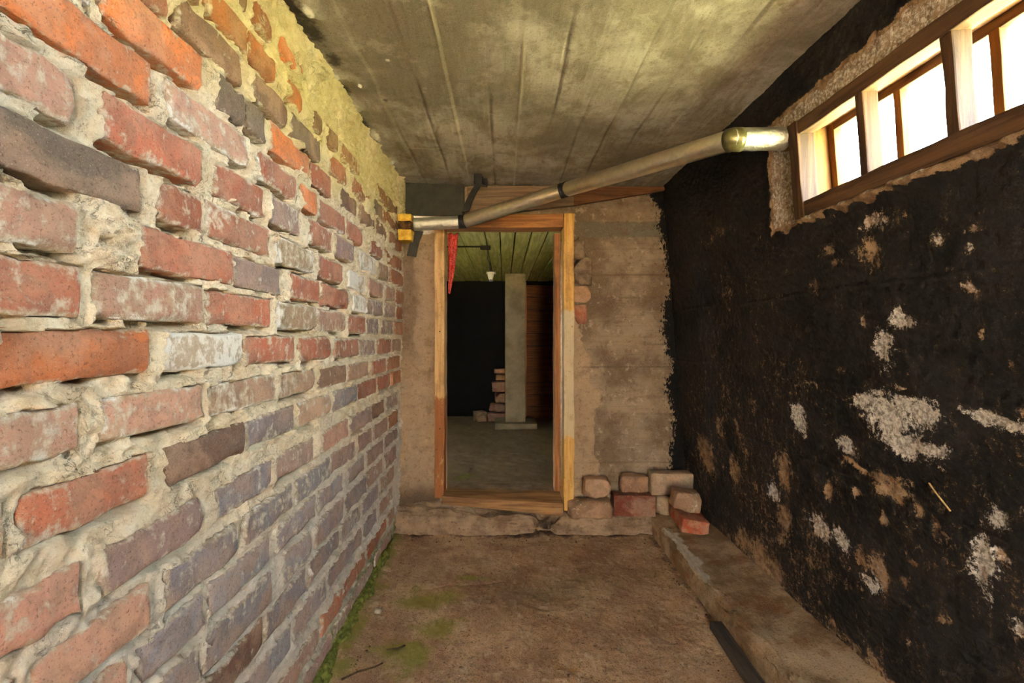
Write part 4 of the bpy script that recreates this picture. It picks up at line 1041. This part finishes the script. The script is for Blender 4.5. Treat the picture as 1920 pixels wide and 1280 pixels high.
# ------------------------------------------------------------------ foil-wrapped duct
def build_duct():
    d = empty("ventilation_duct", (.30, 2.43, 1.945))
    tag(d, "long silver foil-wrapped ventilation duct crossing below the ceiling to the window", "duct")
    off = Matrix.Translation((-.30, -2.43, -1.945))
    def k(o): o.matrix_parent_inverse = off; return o
    A0 = Vector((-.520, 2.68, 1.826)); A1 = Vector((-.232, 2.68, 1.842)); B1 = Vector((.318, 2.43, 1.948)); C1 = Vector((.805, 1.635, 1.876)); D1 = Vector((1.012, 1.645, 1.884))
    sa = k(tube("duct_section", [A0, A1], .037, M['foilc'], d, 28, .012, 1, True, .012))
    sb = k(tube("duct_section", [A1, B1], .0375, M['foil'], d, 28, .0015, 2, True, .03))
    k(tube("duct_section", [B1, C1], .0375, M['foil'], d, 28, .0015, 3, True, .03))
    sd = k(tube("duct_section", [C1 + Vector((-.004, 0, .0)), D1], .039, M['foilc'], d, 32, .014, 4, True, .012))
    u = (B1 - A1).normalized(); v = (C1 - B1).normalized()
    tube("tape_band", [A1 - Vector((.03, 0, .001)), A1 - Vector((.004, 0, 0)), A1 + u * .014], .0392, M['tape'], sa, 28, 0, 5, True, .012)
    tube("tape_band", [B1 - u * .026, B1, B1 + v * .030], .0398, M['tape'], sb, 28, 0, 6, True, .012)
    tube("tape_band", [C1 - v * .016, C1, C1 + Vector((.030, 0, 0))], .0408, M['goldtape'], sd, 28, .004, 7, True, .01)
    tube("wooden_ring", [D1 - Vector((.016, 0, 0)), D1], .042, M['lining'], sd, 28, 0, 8, True, .008)
build_duct()

# strap that hangs the duct from the ceiling
s = empty("hanging_strap", (-.14, 2.66, CEIL - .01))
tag(s, "black bent strap hanging the silver duct from the ceiling", "strap")
o = ribbon("strap", [(-.005, 0, -.045), (-.020, 0, -.075), (-.038, -.006, -.105), (-.058, -.014, -.150), (-.070, -.018, -.190), (-.078, -.02, -.212)], (.021, 0, .004), (0, .006, 0), M['tape'], s)
o = hexa("bracket", [(-.032, -.012, -.048), (.042, -.012, -.064), (.042, .012, -.064), (-.032, .012, -.048),
                     (-.030, -.012, .006), (.012, -.012, .006), (.012, .012, .006), (-.030, .012, .006)], M['tape'], s, .003)
o = hexa("bracket_tongue", [(.010, -.012, -.058), (.045, -.012, -.066), (.045, .012, -.066), (.010, .012, -.058),
                     (.010, -.012, -.018), (.045, -.012, -.020), (.045, .012, -.020), (.010, .012, -.018)], M['tape'], s, .003)

# dark sheet under the ceiling, left of the strap
o = hexa("dark_sheet", [(-.590, 2.775, 1.905), (-.238, 2.79, 1.905), (-.238, 2.808, 1.905), (-.590, 2.793, 1.905),
                        (-.590, 2.775, 2.100), (-.238, 2.79, 2.090), (-.238, 2.808, 2.090), (-.590, 2.793, 2.100)], M['slate'], None, .003)
tag(o, "dark grey rigid sheet fixed under the ceiling above the duct's left end", "sheet")

# ochre block that carries the duct's left end
f = empty("duct_support_block", (-.560, 2.665, 1.72))
tag(f, "ochre foam block with a charred middle at the left end of the duct", "block")
o = rough_block("lower_foam", (.078, .11, .062), M['foam'], 201, .004, .005, 5, f); o.location = (0, 0, .0)
o = rough_block("charred_layer", (.072, .105, .050), M['foamdark'], 202, .004, .005, 5, f); o.location = (0, 0, .060)
o = rough_block("upper_foam", (.078, .11, .042), M['foam'], 203, .004, .005, 5, f); o.location = (0, 0, .108)

o = ribbon("cloth_strip", [(-.492, 2.690, 1.792), (-.500, 2.680, 1.765), (-.512, 2.672, 1.735), (-.520, 2.668, 1.700), (-.526, 2.667, 1.668), (-.532, 2.667, 1.640)], (.026, 0, -.004), (0, .002, 0), M['slate'])
tag(o, "dark grey strip of cloth dangling below the left end of the duct", "cloth")

# red floral curtain remnant in the doorway
def build_curtain():
    rows_ = []
    for i in range(26):
        t = i / 25; z = 1.842 - .385 * t
        xl = -.360; xr = -.296 - .052 * t ** 1.6
        rows_.append([(xl + (xr - xl) * k / 12, 2.985 + .012 * math.sin(k * 1.1 + t * 3) * (1 - .4 * t), z + .006 * math.sin(k * .6)) for k in range(13)])
    P = np.array(rows_)
    bm = bmesh.new(); me0 = grid_mesh("curtain", P); bm.from_mesh(me0)
    bmesh.ops.solidify(bm, geom=bm.faces[:], thickness=.003)
    for f_ in bm.faces: f_.smooth = True
    bm.to_mesh(me0); bm.free()
    o = link("curtain", me0, M['cloth'])
    tag(o, "narrow red floral curtain remnant hanging inside the doorway", "curtain")
build_curtain()

# ------------------------------------------------------------------ loose bricks in the corner
def loose(nm, size, loc, rot, col, stain, seed, label, chip=0, rough=.004, bevel=.008):
    o = rough_block(nm, size, M['brick'], seed, rough, bevel, 7, None, chip)
    o.location = loc; o.rotation_euler = rot; o.color = (*srgb(*col)[:3], stain)
    tag(o, label, "brick", "loose bricks piled in the corner")
loose("loose_brick", (.262, .095, .105), (.519, 2.795, .092), (0, 0, .03), (146, 112, 84), .2, 301, "flat brown rounded slab of brick lying lowest beside the door post", 3, .010, .020)
loose("loose_brick", (.160, .085, .112), (.562, 2.815, .210), (0, .02, .1), (172, 138, 108), .3, 302, "pale broken half brick resting on the rounded slab", 3, .006, .010)
loose("loose_brick", (.250, .080, .126), (.778, 2.800, .106), (0, .012, -.02), (112, 44, 26), .0, 303, "whole dark red brick standing on its long edge", 0, .002, .005)
loose("loose_brick", (.168, .085, .102), (.786, 2.815, .238), (0, .03, .05), (152, 114, 86), .25, 304, "worn brown brick with rounded corners on top of the dark red one", 0, .007, .022)
loose("loose_brick", (.134, .080, .112), (.975, 2.800, .112), (0, 0, .04), (160, 140, 110), .35, 306, "pale grey-brown brick below the long pale block", 1, .004, .012)
loose("loose_brick", (.248, .090, .130), (1.003, 2.805, .231), (0, .012, -.03), (186, 160, 128), .30, 305, "long pale concrete brick highest in the pile against the wall", 0, .003, .007)
loose("loose_brick", (.140, .262, .072), (1.022, 2.585, .132), (.0, .13, -.10), (176, 74, 34), .0, 307, "bright orange brick lying end-on on the kerb", 0, .002, .005)
loose("loose_brick", (.140, .115, .102), (1.010, 2.600, .212), (0, .10, -.08), (166, 132, 102), .25, 308, "broken pale brown half brick sitting on the orange one", 2, .006, .010)

# ------------------------------------------------------------------ small things on the floor and walls
o = timber("batten", (-.024, -.33, 0), (.026, .30, .030), M['batten'], None, 401, .0015, .003)
o.location = (.842, 1.57, .006); o.rotation_euler = (0, 0, -.03)
tag(o, "dark grey wooden batten lying on the floor beside the kerb", "batten")
o = rough_block("pebble", (.034, .028, .020), M['stone'], 402, .004, .006, 4, None, 2); o.location = (-.535, 1.975, .004)
tag(o, "small pale stone on the mossy floor near the brick wall", "stone")
o = tube("twig", [(-.555, 1.585, .012), (-.51, 1.62, .014), (-.46, 1.645, .012), (-.435, 1.665, .012)], lambda t: .0035 - .001 * t, M['twig'], None, 7, .1, 5)
tag(o, "thin dark twig on the floor near the brick wall", "twig")
o = tube("twig", [(-.44, 1.735, .012), (-.40, 1.742, .012), (-.375, 1.76, .012)], .0028, M['twig'], None, 7, .1, 6)
tag(o, "short curved twig lying in the yellow-green moss", "twig")
o = tube("straw", [(XR(.811) - .004, 1.183, .811), (XR(.79) - .008, 1.16, .792), (XR(.759) - .004, 1.131, .759)], .0022, M['straw'], None, 6, .05, 7, True, .01)
tag(o, "pale dry straw stuck to the black wall", "straw")

def build_clods():
    bm = bmesh.new(); rnd = random.Random(9)
    from mathutils import noise
    def clod(x, y, r):
        t = bmesh.ops.create_icosphere(bm, subdivisions=1, radius=r, matrix=Matrix.Translation((x, y, r * .35)))
        for v in t['verts']: v.co += noise.noise_vector(v.co * 60) * r * .6
    for _ in range(34): clod(max(-.57, rnd.gauss(-.54, .03)), rnd.gauss(1.72, .05), rnd.uniform(.001, .005))
    for _ in range(110): clod(rnd.uniform(-.54, .85), 2.735 - abs(rnd.gauss(0, .045)), .001 + .0045 * rnd.random() ** 3)
    for _ in range(220): clod(rnd.uniform(-.54, .80), rnd.uniform(1.4, 2.7), rnd.uniform(.001, .0035))
    for _ in range(90): clod(.866 - abs(rnd.gauss(0, .03)), rnd.uniform(1.9, 2.7), .001 + .004 * rnd.random() ** 3)
    me = bpy.data.meshes.new("earth_crumbs"); bm.to_mesh(me); bm.free()
    o = link("earth_crumbs", me, M['clod'])
    tag(o, "dark crumbs of earth and debris scattered on the floor", "debris", kind="stuff")
build_clods()

def build_moss():
    ys = spaced([(.9, 2.72, .006)]); ts = np.linspace(0, 1, 24)
    Y, T = np.meshgrid(ys, ts, indexing='ij')
    wdt = .046 + .028 * fbm(Y, T * 0, 3, 3, 600) + .018 * sstep(2.2, 1.4, Y); hgt = .034 + .022 * fbm(Y, T * 0, 4, 3, 601)
    fade = sstep(2.72, 2.45, Y)
    wdt = wdt * (.35 + .65 * fade); hgt = hgt * (.35 + .65 * fade)
    ang = T * math.pi / 2
    x = XL(0) + .006 + wdt * np.sin(ang) ** 1.2 - .002; z = -.004 + hgt * np.cos(ang) ** 1.4
    lum = .009 * fbm(Y, T * .12, 26, 4, 602) + .004 * fbm(Y, T * .1, 90, 3, 603)
    env = np.sin(np.clip(T, .02, .98) * math.pi) ** .5
    x = x + lum * env; z = z + lum * env + .006 * env
    o = link("moss_cushion", grid_mesh("moss_cushion", np.stack([x, Y, z], -1)), M['moss'])
    tag(o, "green moss growing along the foot of the brick wall", "moss", kind="stuff")
build_moss()
